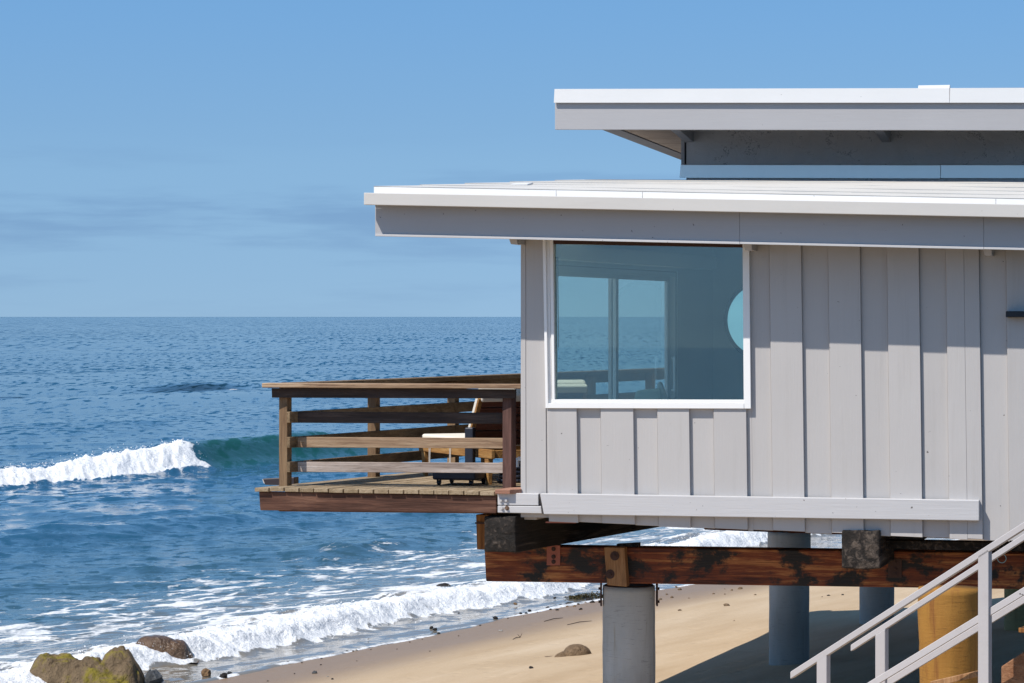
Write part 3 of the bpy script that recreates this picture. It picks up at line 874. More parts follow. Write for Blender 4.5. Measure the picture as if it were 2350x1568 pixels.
# roller blind housing and its bead chain behind the glass
br = MB(); p0, p1 = fac(1285, 560, 0.18), fac(1700, 572, 0.18); br.box(0.37, p1[0], 0.15, 0.25, 5.885, 5.99); br.build("blind_roll", M_INT, win, bevel=0.01, seg=2)
ch = MB(); 
for dx in (0, 4): 
    pa, pb = fac(1276+dx, 590, 0.12), fac(1278+dx, 798, 0.12)
    ch.tube(pa, pb, 0.0045, n=6)
ch.build("blind_chain", M_STRAP, win)

# belly band: the long timber across the foot of the cladding
mb = MB(); fprism(mb, [(1239, 1133), (2247, 1148.5), (2247, 1195.5), (1248, 1180.5)], -0.118, -0.031)
mb.build("belly_band", M_BAND, house, bevel=0.006, seg=2)
mb = MB(); fprism(mb, [(1237.5, 1134), (1240, 1133), (1249.5, 1180), (1244.5, 1180)], -0.105, -0.020); mb.build("end_grain", M_DARKGAP, house)
bk = MB(); fprism(bk, [(1142, 1131), (1236, 1133.5), (1236, 1160.5), (1142, 1159.5)], -0.075, 0.10); bk = bk.build("band_end", M_BAND, house, bevel=0.005)
b2 = MB(); fprism(b2, [(1142, 1161), (1242, 1162), (1244, 1179), (1142, 1177)], -0.083, 0.10); b2.build("band_end", M_BAND, house, bevel=0.005)
for x, y, bb, m_ in ((1150, 1148.5, -0.075, M_GALV), (1162, 1148.5, -0.075, M_GALV), (1152, 1166, -0.083, M_GALV), (1163.5, 1166, -0.083, M_BOLT)):
    p = fac(x, y, bb); q = MB(); q.tube((p[0], bb-0.004, p[2]), (p[0], bb, p[2]), 0.022, n=16); q.tube((p[0], bb-0.022, p[2]), (p[0], bb-0.004, p[2]), 0.013, n=6)
    q.build("bolt", m_, house)
mb = MB(); fprism(mb, [(1252, 1197.5), (1321, 1198.5), (1321, 1201), (1252, 1200.5)], -0.012, 0.05); mb.build("red_strip", M_PLATE, house)

# ------------------------------------------------------------------ lower roof
BG = -0.71                                       # plane of the gutter face
BF = BG+0.175                                    # plane of the fascia face
GUT = 0.095
p = [fac(835, 443, BG), fac(2352, 470, BG)]
gx1 = 2520
def yl(x, x0, y0, x1, y1): return y0+(x-x0)*(y1-y0)/(x1-x0)
gt = lambda x: yl(x, 835, 442.5, 2350, 469.5)
gbm = lambda x: yl(x, 835, 470, 2350, 499.5)
gut = empty("gutter"); gut.parent = house
for k, (x0, x1) in enumerate(((835, gx1),)):
    q = MB(); fprism(q, [(x0, gt(x0)), (x1, gt(x1)), (x1, gbm(x1)), (x0, gbm(x0))], BG, BG+GUT); q.build("gutter_length", M_GUTTER, gut, bevel=0.004, seg=2)
ft = lambda x: yl(x, 861, 464, 2350, 492)
fb_ = lambda x: yl(x, 861, 541.5, 2350, 573.5)
for x0, x1 in ((861, 1697.4), (1698, 2257.5), (2258, gx1)):
    q = MB(); fprism(q, [(x0, ft(x0)), (x1, ft(x1)), (x1, fb_(x1)), (x0, fb_(x0))], BF, BF+0.045); q.build("fascia_board", M_TRIM, house, bevel=0.002)
    q = MB(); fprism(q, [(x0, fb_(x0)-4.2), (x1, fb_(x1)-4.2), (x1, fb_(x1)+1.2), (x0, fb_(x0)+0.8)], BF-0.030, BF-0.002); q.build("drip_strip", M_BAND, house, bevel=0.002)
# roof skin: rises to a break, with a hip falling away on the ocean side
def pt(x, y, b): return tuple(fac(x, y, b))
et = lambda x: yl(x, 858, 430.5, 2350, 459)
BK = 0.30
A_ = fac(858, 430.5, BF-0.02); B_ = fac(gx1, et(gx1), BF-0.02)
K1 = fac(1375, 413, BK); K2 = fac(gx1, 417.5, BK)
WU = 1.62                                        # plane of the upper wall
U1 = Vector((K1[0]+0.6, 7.0, K1[2]+0.05)); U2 = Vector((K2[0], 7.0, K1[2]+0.05))
AB = Vector((A_[0]+0.7, 7.0, A_[2]-0.25))
q = MB()
q.add([A_, B_, K2, K1, U2, U1, AB], [(0, 1, 2, 3), (3, 2, 4, 5), (0, 3, 5, 6)])
lowv = [(p_[0], p_[1], p_[2]-0.16) for p_ in (A_, B_, K2, K1, U2, U1, AB)]
q.add(lowv, [(3, 2, 1, 0), (5, 4, 2, 3), (6, 5, 3, 0)])
k = len(q.v)
q.f += [(0, 7, 8, 1), (1, 8, 9, 2), (2, 9, 11, 4), (4, 11, 12, 5), (5, 12, 13, 6), (6, 13, 7, 0)]
roof = q.build("lower_roof", M_ROOF, house)
# courses of roll roofing lapped over one another
def lerp(p_, q_, t_): return p_+(q_-p_)*t_
NC = 5
for i in range(NC):
    t0, t1 = i/NC, (i+1.12)/NC
    pa, pb = lerp(A_, K1, t0), lerp(B_, K2, t0)
    pc, pd = lerp(B_, K2, min(t1, 1)), lerp(A_, K1, min(t1, 1))
    hgt0, hgt1 = 0.014, 0.004
    q = MB()
    n_ = 40
    vs = []
    for j in range(n_+1):
        f_ = j/n_
        a0 = lerp(pa, pb, f_); a1 = lerp(pd, pc, f_)
        wv = 0.010*math.sin(j*0.7+i*2.1)+rng.uniform(-0.006, 0.006)
        vs += [(a0[0], a0[1]+wv, a0[2]+hgt0), (a1[0], a1[1], a1[2]+hgt1), (a0[0], a0[1]+wv+0.004, a0[2]-0.002)]
    fs = []
    for j in range(n_):
        o_ = j*3
        fs += [(o_, o_+3, o_+4, o_+1), (o_+2, o_+5, o_+3, o_)]
    q.add(vs, fs); q.build("roofing_strip", M_ROOF, roof)
# white metal edge above the gutter, in lengths
for x0, x1 in ((858, 1276), (1277, 1474), (1475, 2285), (2286, gx1)):
    pa, pb = fac(x0, et(x0)-0.6, BF-0.05), fac(x1, et(x1)-0.6, BF-0.05)
    pc, pd = fac(x1, gt(x1)+9, BG+GUT+0.004), fac(x0, gt(x0)+9, BG+GUT+0.004)
    q = MB(); q.prism([tuple(pa), tuple(pb), tuple(pc), tuple(pd)], (0, 0.012, 0.004)); q.build("drip_edge", M_FLASH, roof, bevel=0.001)
# small flap vent on the hip
vp = fac(1190, 429, -0.28)
q = MB(); q.prism([(vp[0]-0.10, vp[1], vp[2]-0.02), (vp[0]+0.10, vp[1], vp[2]-0.02), (vp[0]+0.09, vp[1]-0.02, vp[2]+0.025), (vp[0]-0.07, vp[1]-0.02, vp[2]+0.025)], (0.03, 0.12, 0.02)); q.build("roof_vent", M_FLASH, roof, bevel=0.003)
# tails of the rafters showing under the fascia
for x, y, w_, m_ in ((1161, 546, 33, M_TRIM), (1700, 560, 17, M_TRIM), (2251, 572, 19, M_TRIM)):
    pa = fac(x, y+4.5, BF+0.10); pw = w_/F*28.4
    q = MB()
    q.hexa([(pa[0]+0.03, pa[1]+0.08, pa[2]-0.04), (pa[0]+0.095, pa[1]+0.08, pa[2]-0.04), (pa[0]+0.095, 0.0, pa[2]-0.04), (pa[0]+0.03, 0.0, pa[2]-0.04),
            (pa[0], pa[1], pa[2]+0.09), (pa[0]+0.095, pa[1], pa[2]+0.09), (pa[0]+0.095, 0.0, pa[2]+0.09), (pa[0], 0.0, pa[2]+0.09)])
    q.build("rafter_tail", m_, house, bevel=0.003)
# eave soffit
q = MB(); zs_ = fac(1480, 520, BF).z
q.prism([(A_[0]+0.05, BF+0.046, zs_), (ALEN+0.8, BF+0.046, zs_-0.07), (ALEN+0.8, 0.0, zs_-0.07), (A_[0]+0.05, 0.0, zs_)], (0, 0, 0.03)); q.build("soffit", M_TRIM, house)

# ------------------------------------------------------------------ clerestory: upper wall and upper roof
BU = -0.05
def upiece(name, pts, b0, b1, m_, bev=0.003, par=house):
    q_ = MB(); fprism(q_, pts, b0, b1); return q_.build(name, m_, par, bevel=bev)
zuB = fac(1560, 420, WU).z-0.1
x0u = fac(1575, 350, WU)[0]
upw = MB(); upw.box(x0u, ALEN, WU, WU+0.15, zuB, fac(1575, 285, WU).z); upw.box(ALEN+0.001, ALEN+0.15, WU, 8.0, zuB, fac(1575, 285, WU).z); upw.box(x0u, x0u+0.15, WU+0.151, 8.0, zuB, fac(1575, 285, WU).z); upw = upw.build("upper_wall", M_STUCCO, house)
upiece("corner_post", [(1563, 290), (1571, 290), (1571, 381), (1563, 381)], WU-0.02, WU+0.10, M_TRIM)
upiece("corner_post", [(1571.5, 290), (1581, 290), (1581, 381), (1571.5, 381)], WU+0.03, WU+0.10, M_DARKGAP)
for x0, x1 in ((1560, 2158), (2159, 2560)):
    P = [fac(x0+2, 378.5, WU-0.03), fac(x1, 379.5, WU-0.03), fac(x1, 410, WU-0.031), fac(x0-1, 408.5, WU-0.031)]
    if x0 > 1600: P[0] = fac(x0, 379, WU-0.03); P[3] = fac(x0, 409.2, WU-0.031)
    q = MB(); q.prism([tuple(p_) for p_ in P], (0, 0.01, 0.004)); q.build("wall_flashing", M_ZINC, house, bevel=0.0015)
# upper roof: thin slab, deep front fascia, white metal edge
UL = fac(1274, 250, BU)
UZ0 = fac(1274, 252, BU).z; 
fu = [(1274, 237), (1812, 237), (1812, 299), (1274, 297.5)]
upper = MB()
zt0 = fac(1274, 206, BU).z; zb0 = fac(1274, 250, BU).z
zt1 = zt0-0.0107*8; zb1 = zb0-0.0107*8
upper.hexa([(UL[0]+0.002, BU+0.05, zb0), (ALEN+0.9, BU+0.05, zb0), (ALEN+0.9, BU+8, zb1), (UL[0], BU+8, zb1),
            (UL[0]+0.002, BU+0.05, zt0), (ALEN+0.9, BU+0.05, zt0-0.07), (ALEN+0.9, BU+8, zt1-0.07), (UL[0], BU+8, zt1)])
upper = upper.build("upper_roof", M_TRIM, house)
for x0, x1 in ((1273.5, 2560),):
    y0 = lambda x: yl(x, 1274, 236, 2350, 236); y1 = lambda x: yl(x, 1274, 297.5, 2350, 299.5)
    upiece("fascia_board", [(x0, y0(x0)-6), (x1, y0(x1)-6), (x1, y1(x1)), (x0, y1(x0))], BU, BU+0.048, M_TRIM, 0.003, upper)
for x0, x1 in ((1271, 2178.6), (2179.2, 2560)):
    ya, yb2 = (204.5, 202.0), (236.0, 236.0)
    P = [fac(x0+1.5, yl(x0, 1271, 204.5, 2350, 202), BU-0.014), fac(x1, yl(x1, 1271, 204.5, 2350, 202), BU-0.014), fac(x1, 236, BU-0.034), fac(x0, 236, BU-0.034)]
    q = MB(); q.prism([tuple(p_) for p_ in P], (0, 0.012, 0.0)); q.build("drip_edge", M_FLASH, upper, bevel=0.001)
# bare boards of the overhang, seen from below, between the rake and the wall
q0, q1 = UL[0]+0.26, x0u+0.05
nb_ = 56
for i in range(nb_):
    b_a, b_b = BU+0.06+i*0.14, BU+0.06+(i+1)*0.14-0.006
    q = MB(); q.box(UL[0]+0.20, ALEN, b_a, b_b, zb0-0.026-0.0107*b_a, zb0-0.004-0.0107*b_a); q.build("soffit_board", M_SOFFIT, upper)
q = MB(); q.hexa([(UL[0], BU+0.05, zb0-0.03), (UL[0]+0.18, BU+0.05, zb0-0.03), (UL[0]+0.18, BU+8, zb1-0.03), (UL[0], BU+8, zb1-0.03),
                  (UL[0], BU+0.05, zb0), (UL[0]+0.18, BU+0.05, zb0), (UL[0]+0.18, BU+8, zb1), (UL[0], BU+8, zb1)]); q.build("rake_board", M_RAKE, upper)
# outlooker beams running out from the upper wall
for xw in (1592, 2045, 2500):
    pw_ = fac(xw, 327, WU); wB = 0.09
    zl = pw_[2]; zh = zb0-0.02
    a1, a0 = pw_[0], pw_[0]-wB
    q = MB()
    q.hexa([(a0, 0.50, zl+0.09), (a1, 0.50, zl+0.09), (a1, WU+0.02, zl), (a0, WU+0.02, zl), (a0, 0.44, zh), (a1, 0.44, zh), (a1, WU+0.02, zh), (a0, WU+0.02, zh)])
    q.build("outlooker", M_BAND, upper, bevel=0.004)
# short white pipe lying on the upper roof
pp = fac(2144, 204, 0.8); L2 = 36/F*28.5
q = MB(); q.tube((pp[0]-L2, 0.8, pp[2]-0.02), (pp[0]+L2, 0.8, pp[2]-0.02), 0.055, n=24, cap=False); q.tube((pp[0]+L2, 0.8, pp[2]-0.02), (pp[0]-L2, 0.8, pp[2]-0.02), 0.049, n=24, cap=False)
q.build("roof_vent", M_FLASH, upper, smooth=True)
# black bar fixed on the wall at the right
mb = MB(); fprism(mb, [(2308, 714.5), (2420, 714.5), (2420, 729), (2308, 728.5)], -0.16, -0.031); mb.build("wall_bar", M_BLACKM, house, bevel=0.006)

# round mirror on the far wall of the room
mc = fac(1756, 735, LW*sb-0.06)
mir = empty("round_mirror", h2w(*mc), -PHI)
tag(mir, "round pale mirror on the far wall seen through the window", "mirror")
def disc(rad, y0, y1, n=64):
    q_ = MB(); q_.tube((0, y0, 0), (0, y1, 0), rad, n=n); return q_
d1 = disc(0.437, -0.012, -0.006).build("mirror_glass", M_MIRROR, mir)
ring = MB()
n_ = 72
for k in range(n_):
    a0, a1 = 2*math.pi*k/n_, 2*math.pi*(k+1)/n_
    def rp_(r_, a_, y_): return (r_*math.cos(a_), y_, r_*math.sin(a_))
    ring.add([rp_(0.432, a0, -0.03), rp_(0.432, a1, -0.03), rp_(0.488, a1, -0.03), rp_(0.488, a0, -0.03), rp_(0.432, a0, 0.02), rp_(0.432, a1, 0.02), rp_(0.488, a1, 0.02), rp_(0.488, a0, 0.02)],
             [(0,1,2,3), (4,7,6,5), (0,4,5,1), (2,6,7,3)])
ring.build("frame", M_NAVY, mir)
d1.rotation_euler = (R(-0.5), 0, R(6.5))
d1.location = (0, -0.05, 0)
# ------------------------------------------------------------------ everything that carries the house
BGD = 1.02                                        # face of the big girder
gird = empty("timber_girder", (C0.x, C0.y, 0), -PHI)
tag(gird, "long red brown creosoted girder with black stains lying on the front piles", "girder")
GX1 = 2600
gtp = lambda x: yl(x, 1112, 1252.5, 2235, 1268)
gbt = lambda x: yl(x, 1112, 1334.5, 2235, 1351)
q = MB(); fprism(q, [(1111, gtp(1111)), (GX1, gtp(GX1)), (GX1, gbt(GX1)), (1115, gbt(1115))], BGD, BGD+0.30); q.build("beam", M_GIRD, gird, bevel=0.012, seg=2)
for x, y0, y1, w_ in ((1270, 1252, 1297.5, 31), (2054, 1283, 1326, 32)):
    q = MB(); fprism(q, [(x-w_/2, y0), (x+w_/2, y0), (x+w_/2, y1), (x-w_/2, y1)], BGD-0.012, BGD-0.001); pl = q.build("plate", M_PLATE if x < 1500 else M_STRAP, gird, bevel=0.002)
    for yy in (y0+8, (y0+y1)/2+3, y1-8):
        p = fac(x+0.5, yy, BGD-0.012); q = MB(); q.tube((p[0], p[1]-0.016, p[2]), (p[0], p[1], p[2]), 0.014, n=6); q.tube((p[0], p[1]-0.004, p[2]), (p[0], p[1], p[2]), 0.022, n=14); q.build("bolt", M_STRAP, pl)
q = MB(); fprism(q, [(1386, 1256), (1433, 1257), (1439, 1347), (1393, 1343)], BGD-0.14, BGD-0.002); stb = q.build("stub_post", M_STUB, gird, bevel=0.008, seg=2)
for x, y in ((1411, 1276), (1400, 1318)):
    p = fac(x, y, BGD-0.14); q = MB(); q.tube((p[0], p[1]-0.006, p[2]), (p[0], p[1]+0.01, p[2]), 0.045, n=20); q.tube((p[0], p[1]-0.028, p[2]), (p[0], p[1]-0.004, p[2]), 0.017, n=6); q.build("bolt", M_STRAP, stb)
q = MB(); fprism(q, [(1415, 1249), (1466, 1246), (1466, 1257), (1415, 1257)], BGD+0.1, BGD+0.2); q.build("shim", M_BLACK, gird)

def deep_beam(px, py_top, py_bot, wpx, b0, ang, length, m_, name, label, rough_end=True):
    """squared timber running back under the house; its near end shows"""
    p = fac(px, py_top, b0); z0 = fac(px, py_bot, b0)[2]
    w_ = wpx/F*28.6
    root = empty(name, h2w(p[0], p[1], 0), -PHI-ang)
    q_ = MB()
    n = 7
    h_ = p[2]-z0
    # end face broken into a worn grid, swept back
    vs, fs = [], []
    rr = random.Random(int(px))
    def ringpts(y, j):
        out = []
        for k in range(4*4):
            s_, f_ = divmod(k, 4); f_ /= 4
            cx_ = [f_, 1, 1-f_, 0][s_]; cz_ = [0, f_, 1, 1-f_][s_]
            out.append((cx_*w_+rr.uniform(-j, j), y+rr.uniform(-j, j), z0+cz_*h_+rr.uniform(-j, j)))
        return out
    rings = [ringpts(0.0, 0.008), ringpts(0.06, 0.006), ringpts(0.4, 0.006), ringpts(1.2, 0.004), ringpts(length, 0.002)]
    for rg in rings: vs += rg
    for r_ in range(len(rings)-1):
        for k in range(16):
            fs.append((r_*16+k, r_*16+(k+1) % 16, (r_+1)*16+(k+1) % 16, (r_+1)*16+k))
    c_ = len(vs); vs.append((w_*0.5, -0.012, z0+h_*0.5))
    inner = [(w_*0.5+(x_-w_*0.5)*0.55, y_-0.012, z0+h_*0.5+(z_-z0-h_*0.5)*0.55) for x_, y_, z_ in rings[0]]
    i0 = len(vs); vs += inner
    for k in range(16):
        fs.append((k, i0+k, i0+(k+1) % 16, (k+1) % 16)); fs.append((i0+k, c_, i0+(k+1) % 16))
    fs.append(tuple(range(4*16, 5*16)))
    q_.add(vs, fs); q_.build("beam", m_, root, bevel=0.012, seg=2)
    tag(root, label, "beam")
    return root
deep_beam(1110.5, 1184, 1266, 80, -0.02, R(11.5), 12, M_BLACK, "creosoted_beam", "black weathered beam end jutting out under the deck corner")
q2 = deep_beam(1932, 1216.5, 1305, 86, -0.06, R(1.5), 14, M_BLACK, "creosoted_beam", "square black beam end jutting out under the clad wall")
# deck bearer with the amber end, left of the first black beam
p = fac(1092, 1181, 0.55)
am = empty("deck_bearer", h2w(p[0], p[1], 0), -PHI-R(12)); zt_, zb_ = p[2], fac(1092, 1261, 0.55)[2]
tag(am, "amber brown timber standing on edge behind the first black beam end", "beam")
q = MB(); q.hexa([(0.01, 0, zb_), (0.14, 0, zb_), (0.14, 5, zb_), (0.01, 5, zb_), (0, 0, zt_), (0.14, 0, zt_), (0.14, 5, zt_), (0, 5, zt_)]); q.build("beam", M_AMBER, am, bevel=0.006)
q = MB(); q.box(-0.003, 0.143, -0.012, -0.002, zt_-0.09, zt_-0.075); q.build("crack", M_STRAP, am)
# floor joists of the house, a rim beam further back, and a second girder
frame = empty("floor_framing", (C0.x, C0.y, 0), -PHI)
tag(frame, "dark joists under the floor of the stilted house", "framing")
for i in range(14):
    a = 0.35+i*0.42
    q = MB(); q.box(a, a+0.05, 1.35, 11.5, 3.17, 3.355); q.build("joist", M_JOIST, frame)
z5 = fac(1600, 1219, 4.6)[2]
q = MB(); q.hexa([(1.05, 4.6, fac(1480, 1214, 4.6)[2]), (9, 4.6, z5-0.14), (9, 4.85, z5-0.14), (1.05, 4.85, fac(1480, 1214, 4.6)[2]),
                  (1.05, 4.6, 3.10), (9, 4.6, 3.10), (9, 4.85, 3.10), (1.05, 4.85, 3.10)]); q.build("rim_beam", M_GIRD, frame, bevel=0.01)
q = MB(); q.box(3.3, 9, 0.35, 0.60, fac(2200, 1262, 0.4)[2], 3.09); q.build("cross_beam", M_BLACK, frame)

# ------------------------------------------------------------------ concrete piles
def concrete(name, c1, c2, stain, blue=0.0):
    m, t, b = newmat(name)
    co = objco(t)
    n1 = noise(t, mapping(t, co, scale=(2.5, 2.5, 0.8)).outputs[0], 1.4, 6, 0.62)
    n2 = noise(t, mapping(t, co, scale=(6, 6, 55)).outputs[0], 1.0, 4, 0.7, 0.8)
    n3 = noise(t, mapping(t, co, scale=(7, 7, 0.55)).outputs[0], 1.0, 4, 0.6)
    c = mixc(t, n1.outputs["Fac"], c1, c2)
    c = mixc(t, mth(t, 'MULTIPLY', sstep(t, n2.outputs["Fac"], 0.58, 0.70), 0.55), c, tuple(x*0.35 for x in c1))
    c = mixc(t, mth(t, 'MULTIPLY', sstep(t, n3.outputs["Fac"], 0.57, 0.72), 0.75), c, stain)
    sepz = N(t, "ShaderNodeSeparateXYZ"); t.links.new(co, sepz.inputs[0])
    tide = sstep(t, mth(t, 'ADD', sepz.outputs[2], mth(t, 'MULTIPLY', n1.outputs["Fac"], 0.7)), 2.3, 1.5)
    c = mixc(t, mth(t, 'MULTIPLY', tide, 0.45), c, (0.10, 0.10, 0.085))
    t.links.new(c, b.inputs["Base Color"]); b.inputs["Roughness"].default_value = 0.85
    p = bump(t, None, n2.outputs["Fac"], 0.5, 0.008); bump(t, b, n1.outputs["Fac"], 0.4, 0.03, p)
    return m
M_CONC = concrete("board_marked_concrete", (0.29, 0.295, 0.285), (0.52, 0.515, 0.49), (0.22, 0.16, 0.07))
M_CONCB = concrete("bluish_concrete", (0.36, 0.37, 0.37), (0.48, 0.49, 0.485), (0.27, 0.27, 0.23))
M_CONCY = concrete("ochre_stained_concrete", (0.21, 0.085, 0.010), (0.36, 0.18, 0.028), (0.13, 0.032, 0.005))
M_CONCO = concrete("olive_concrete", (0.28, 0.25, 0.09), (0.40, 0.36, 0.16), (0.20, 0.17, 0.05))

def column(name, x, y, zt, zb, prof, m_, seed, n=40, lump=0.004):
    """prof: list of (height fraction from the top, radius)"""
    nz = 36
    vs, fs = [], []
    rr = np.random.default_rng(seed); vn = ValueNoise(seed)
    for i in range(nz+1):
        f = i/nz
        for (f0, r0), (f1, r1) in zip(prof, prof[1:]):
            if f0 <= f <= f1+1e-9: r = r0+(r1-r0)*(f-f0)/(f1-f0); break
        for k in range(n):
            a = 2*math.pi*k/n
            d = lump*2*(vn.fbm(np.array([math.cos(a)*2+9.0]), np.array([math.sin(a)*2+f*6+5.0]), 3)[0]-0.5)
            vs.append(((r+d)*math.cos(a), (r+d)*math.sin(a), zt+(zb-zt)*f))
    for i in range(nz):
        for k in range(n):
            fs.append((i*n+k, i*n+(k+1) % n, (i+1)*n+(k+1) % n, (i+1)*n+k))
    fs.append(tuple(range(n)))
    q_ = MB(); q_.add(vs, fs)
    return q_
PG = "concrete piles under the house"
def pile(x0, x1, Y, ytop, prof, m_, seed, label, lump=0.004):
    X = ((x0+x1)/2-CX)/F*Y; r = (x1-x0)/2/F*Y
    zt = H-(ytop-HY)/F*Y; zb = float(sand_z(np.array([X]), np.array([Y]))[0])-0.4
    root = empty("concrete_pile", (X, Y, 0))
    q_ = column("shaft", X, Y, zt, zb, [(f, r*k) for f, k in prof], m_, seed, lump=lump)
    q_.build("shaft", m_, root, smooth=True)
    tag(root, label, "pile", PG)
    return root, X, Y, r, zt
r1, X1, Y1, rad1, zt1_ = pile(1384, 1503, 29.95, 1344, [(0, 1.0), (1, 1.03)], M_CONC, 3, "pale grey concrete pile with rust straps under the girder, nearest in front", 0.006)
# chipped crest of mortar on the pile head and rusted straps down its sides
q = MB(); q.tube((0, 0, zt1_-0.005), (0, 0, zt1_+0.012), rad1*0.985, rad1*0.93, n=36); q.build("mortar_bed", M_STRAP, r1)
for sgn in (-1, 1):
    st = MB(); xx = sgn*(rad1+0.012)
    st.box(min(xx, xx+sgn*0.016), max(xx, xx+sgn*0.016), -0.07, 0.07, zt1_-0.20, zt1_+0.05); sp_o = st.build("strap", M_STRAP, r1, bevel=0.002)
    for dz in (-0.03, -0.16):
        q = MB(); q.tube((xx, 0.0, zt1_+dz), (xx+sgn*0.034, 0.0, zt1_+dz), 0.014, n=8); q.build("bolt", M_STRAP, sp_o)
pile(1765, 1857, 38.0, 1220, [(0, 1.08), (0.13, 1.08), (0.14, 1.0), (1, 1.0)], M_CONCB, 5, "blue grey concrete pile in the middle, rising past the girder to the rim beam")
pile(1972.5, 2052, 43.8, 1170, [(0, 1.0), (1, 1.0)], M_CONCB, 7, "slim blue grey concrete pile farthest back, below the square beam end")
pile(2107, 2250, 27.6, 1349, [(0, 1.0), (0.12, 1.0), (0.45, 0.93), (0.75, 0.86), (1, 0.84)], M_CONCY, 9, "ochre stained pile tapering downward behind the stair railing", 0.01)
pile(2306, 2412, 40.5, 1180, [(0, 1.0), (1, 1.02)], M_CONCO, 13, "olive concrete pile at the right edge behind the railing post")
# ring of pale hose hanging by the olive pile
q = MB()
pc_ = world(2299, 1282, 24.5)
n_ = 40
for k in range(n_):
    a0, a1 = 2*math.pi*k/n_, 2*math.pi*(k+1)/n_
    q.tube((0.04*math.cos(a0), 0, 0.04*math.sin(a0)), (0.04*math.cos(a1), 0, 0.04*math.sin(a1)), 0.0035, n=6, cap=False)
M_HOSE = plain("pale_green_plastic", (0.25, 0.42, 0.40), 0.5)
hs = q.build("plastic_ring", M_HOSE, None); hs.location = h2w(*fac(2299, 1282, 0.32))
hs.rotation_euler = (0, 0, -PHI)
tag(hs, "thin pale green ring hanging in the shade beside the olive pile", "ring")

# ------------------------------------------------------------------ deck
BP = -0.10                                        # front ends of the planks
dl, dr = fac(585, 1119, BP), fac(1136, 1128, BP)
deck = empty("wooden_deck", (C0.x, C0.y, 0), -PHI)
tag(deck, "weathered wooden deck reaching out over the surf beside the grey house", "deck")
aL, aR = dl[0], dr[0]
def zdeck(a): return dl[2]+(dr[2]-dl[2])*(a-aL)/(aR-aL)
NPL = 16
pw_ = (aR-aL)/NPL
KQ = QA/QB
def plank(a0, a1, b0, b1, par=deck, name="plank", m_=None, zt=None):
    z = zdeck(min(max(a0, aL), 0)) if zt is None else zt
    z += rng.uniform(-0.003, 0.003)
    b0 += rng.uniform(-0.006, 0.006)
    f = lambda a, b: a+KQ*(b-BP)
    q = MB()
    q.hexa([(f(a0, b0), b0, z-0.038), (f(a1, b0), b0, z-0.038), (f(a1, b1), b1, z-0.038), (f(a0, b1), b1, z-0.038),
            (f(a0, b0), b0, z), (f(a1, b0), b0, z), (f(a1, b1), b1, z), (f(a0, b1), b1, z)])
    return q.build(name, m_ or M_DECKP, par, bevel=0.003)
for i in range(NPL):
    a0 = aL+i*pw_
    bend = min(17.0, max(0.9, (-a0-0.03-0.02)/(KQ-math.tan(SW))-0.35))
    plank(a0, a0+pw_-0.011, BP, bend)
for j in range(1, 17):  # unseen extra planks, added to cast shade on the sand
    a0 = aL-j*pw_
    plank(a0, a0+pw_-0.011, 5.05+0.739*j+0.4, 17.2, zt=dl[2])
# straight rim of the unseen added deck, set for its shadow on the sand
f = lambda b: aL+KQ*(5.05-BP)+0.044*(b-5.05)
q = MB(); q.hexa([(f(5.0), 5.0, dl[2]-0.25), (f(5.0)+0.25, 5.0, dl[2]-0.25), (f(17.4)+0.25, 17.4, dl[2]-0.25), (f(17.4), 17.4, dl[2]-0.25),
                  (f(5.0), 5.0, dl[2]-0.045), (f(5.0)+0.25, 5.0, dl[2]-0.045), (f(17.4)+0.25, 17.4, dl[2]-0.045), (f(17.4), 17.4, dl[2]-0.045)]); q.build("rim_beam", M_DECKB, deck)
q = MB(); q.hexa([(f(5.0), 5.0, dl[2]-0.04), (f(5.0)+0.19, 5.0, dl[2]-0.04), (f(17.4)+0.19, 17.4, dl[2]-0.04), (f(17.4), 17.4, dl[2]-0.04),
                  (f(5.0), 5.0, dl[2]+0.006), (f(5.0)+0.19, 5.0, dl[2]+0.006), (f(17.4)+0.19, 17.4, dl[2]+0.006), (f(17.4), 17.4, dl[2]+0.006)]); q.build("plank", M_DECKP, deck)
# short red-brown offcut under the right post
ec = fac(1137, 1123.5, -0.11)
q = MB(); zt_ = ec[2]+0.002
v0, v1, v2, v3 = (ec[0], -0.13), (fac(1170, 1124, -0.13)[0], -0.13), (fac(1196, 1120, 0.0)[0]+0.01, -0.025), (ec[0]+0.10, 0.33)
q.prism([(v0[0], v0[1], zt_), (v1[0], v1[1], zt_), (v2[0], v2[1], zt_), (-0.06, 0.30, zt_), (v3[0], v3[1], zt_)], (0, 0, -0.042)); q.build("offcut", timber("red_offcut", (0.26, 0.12, 0.08), (0.36, 0.19, 0.13), (0.46, 0.28, 0.2), 'x'), deck, bevel=0.003)
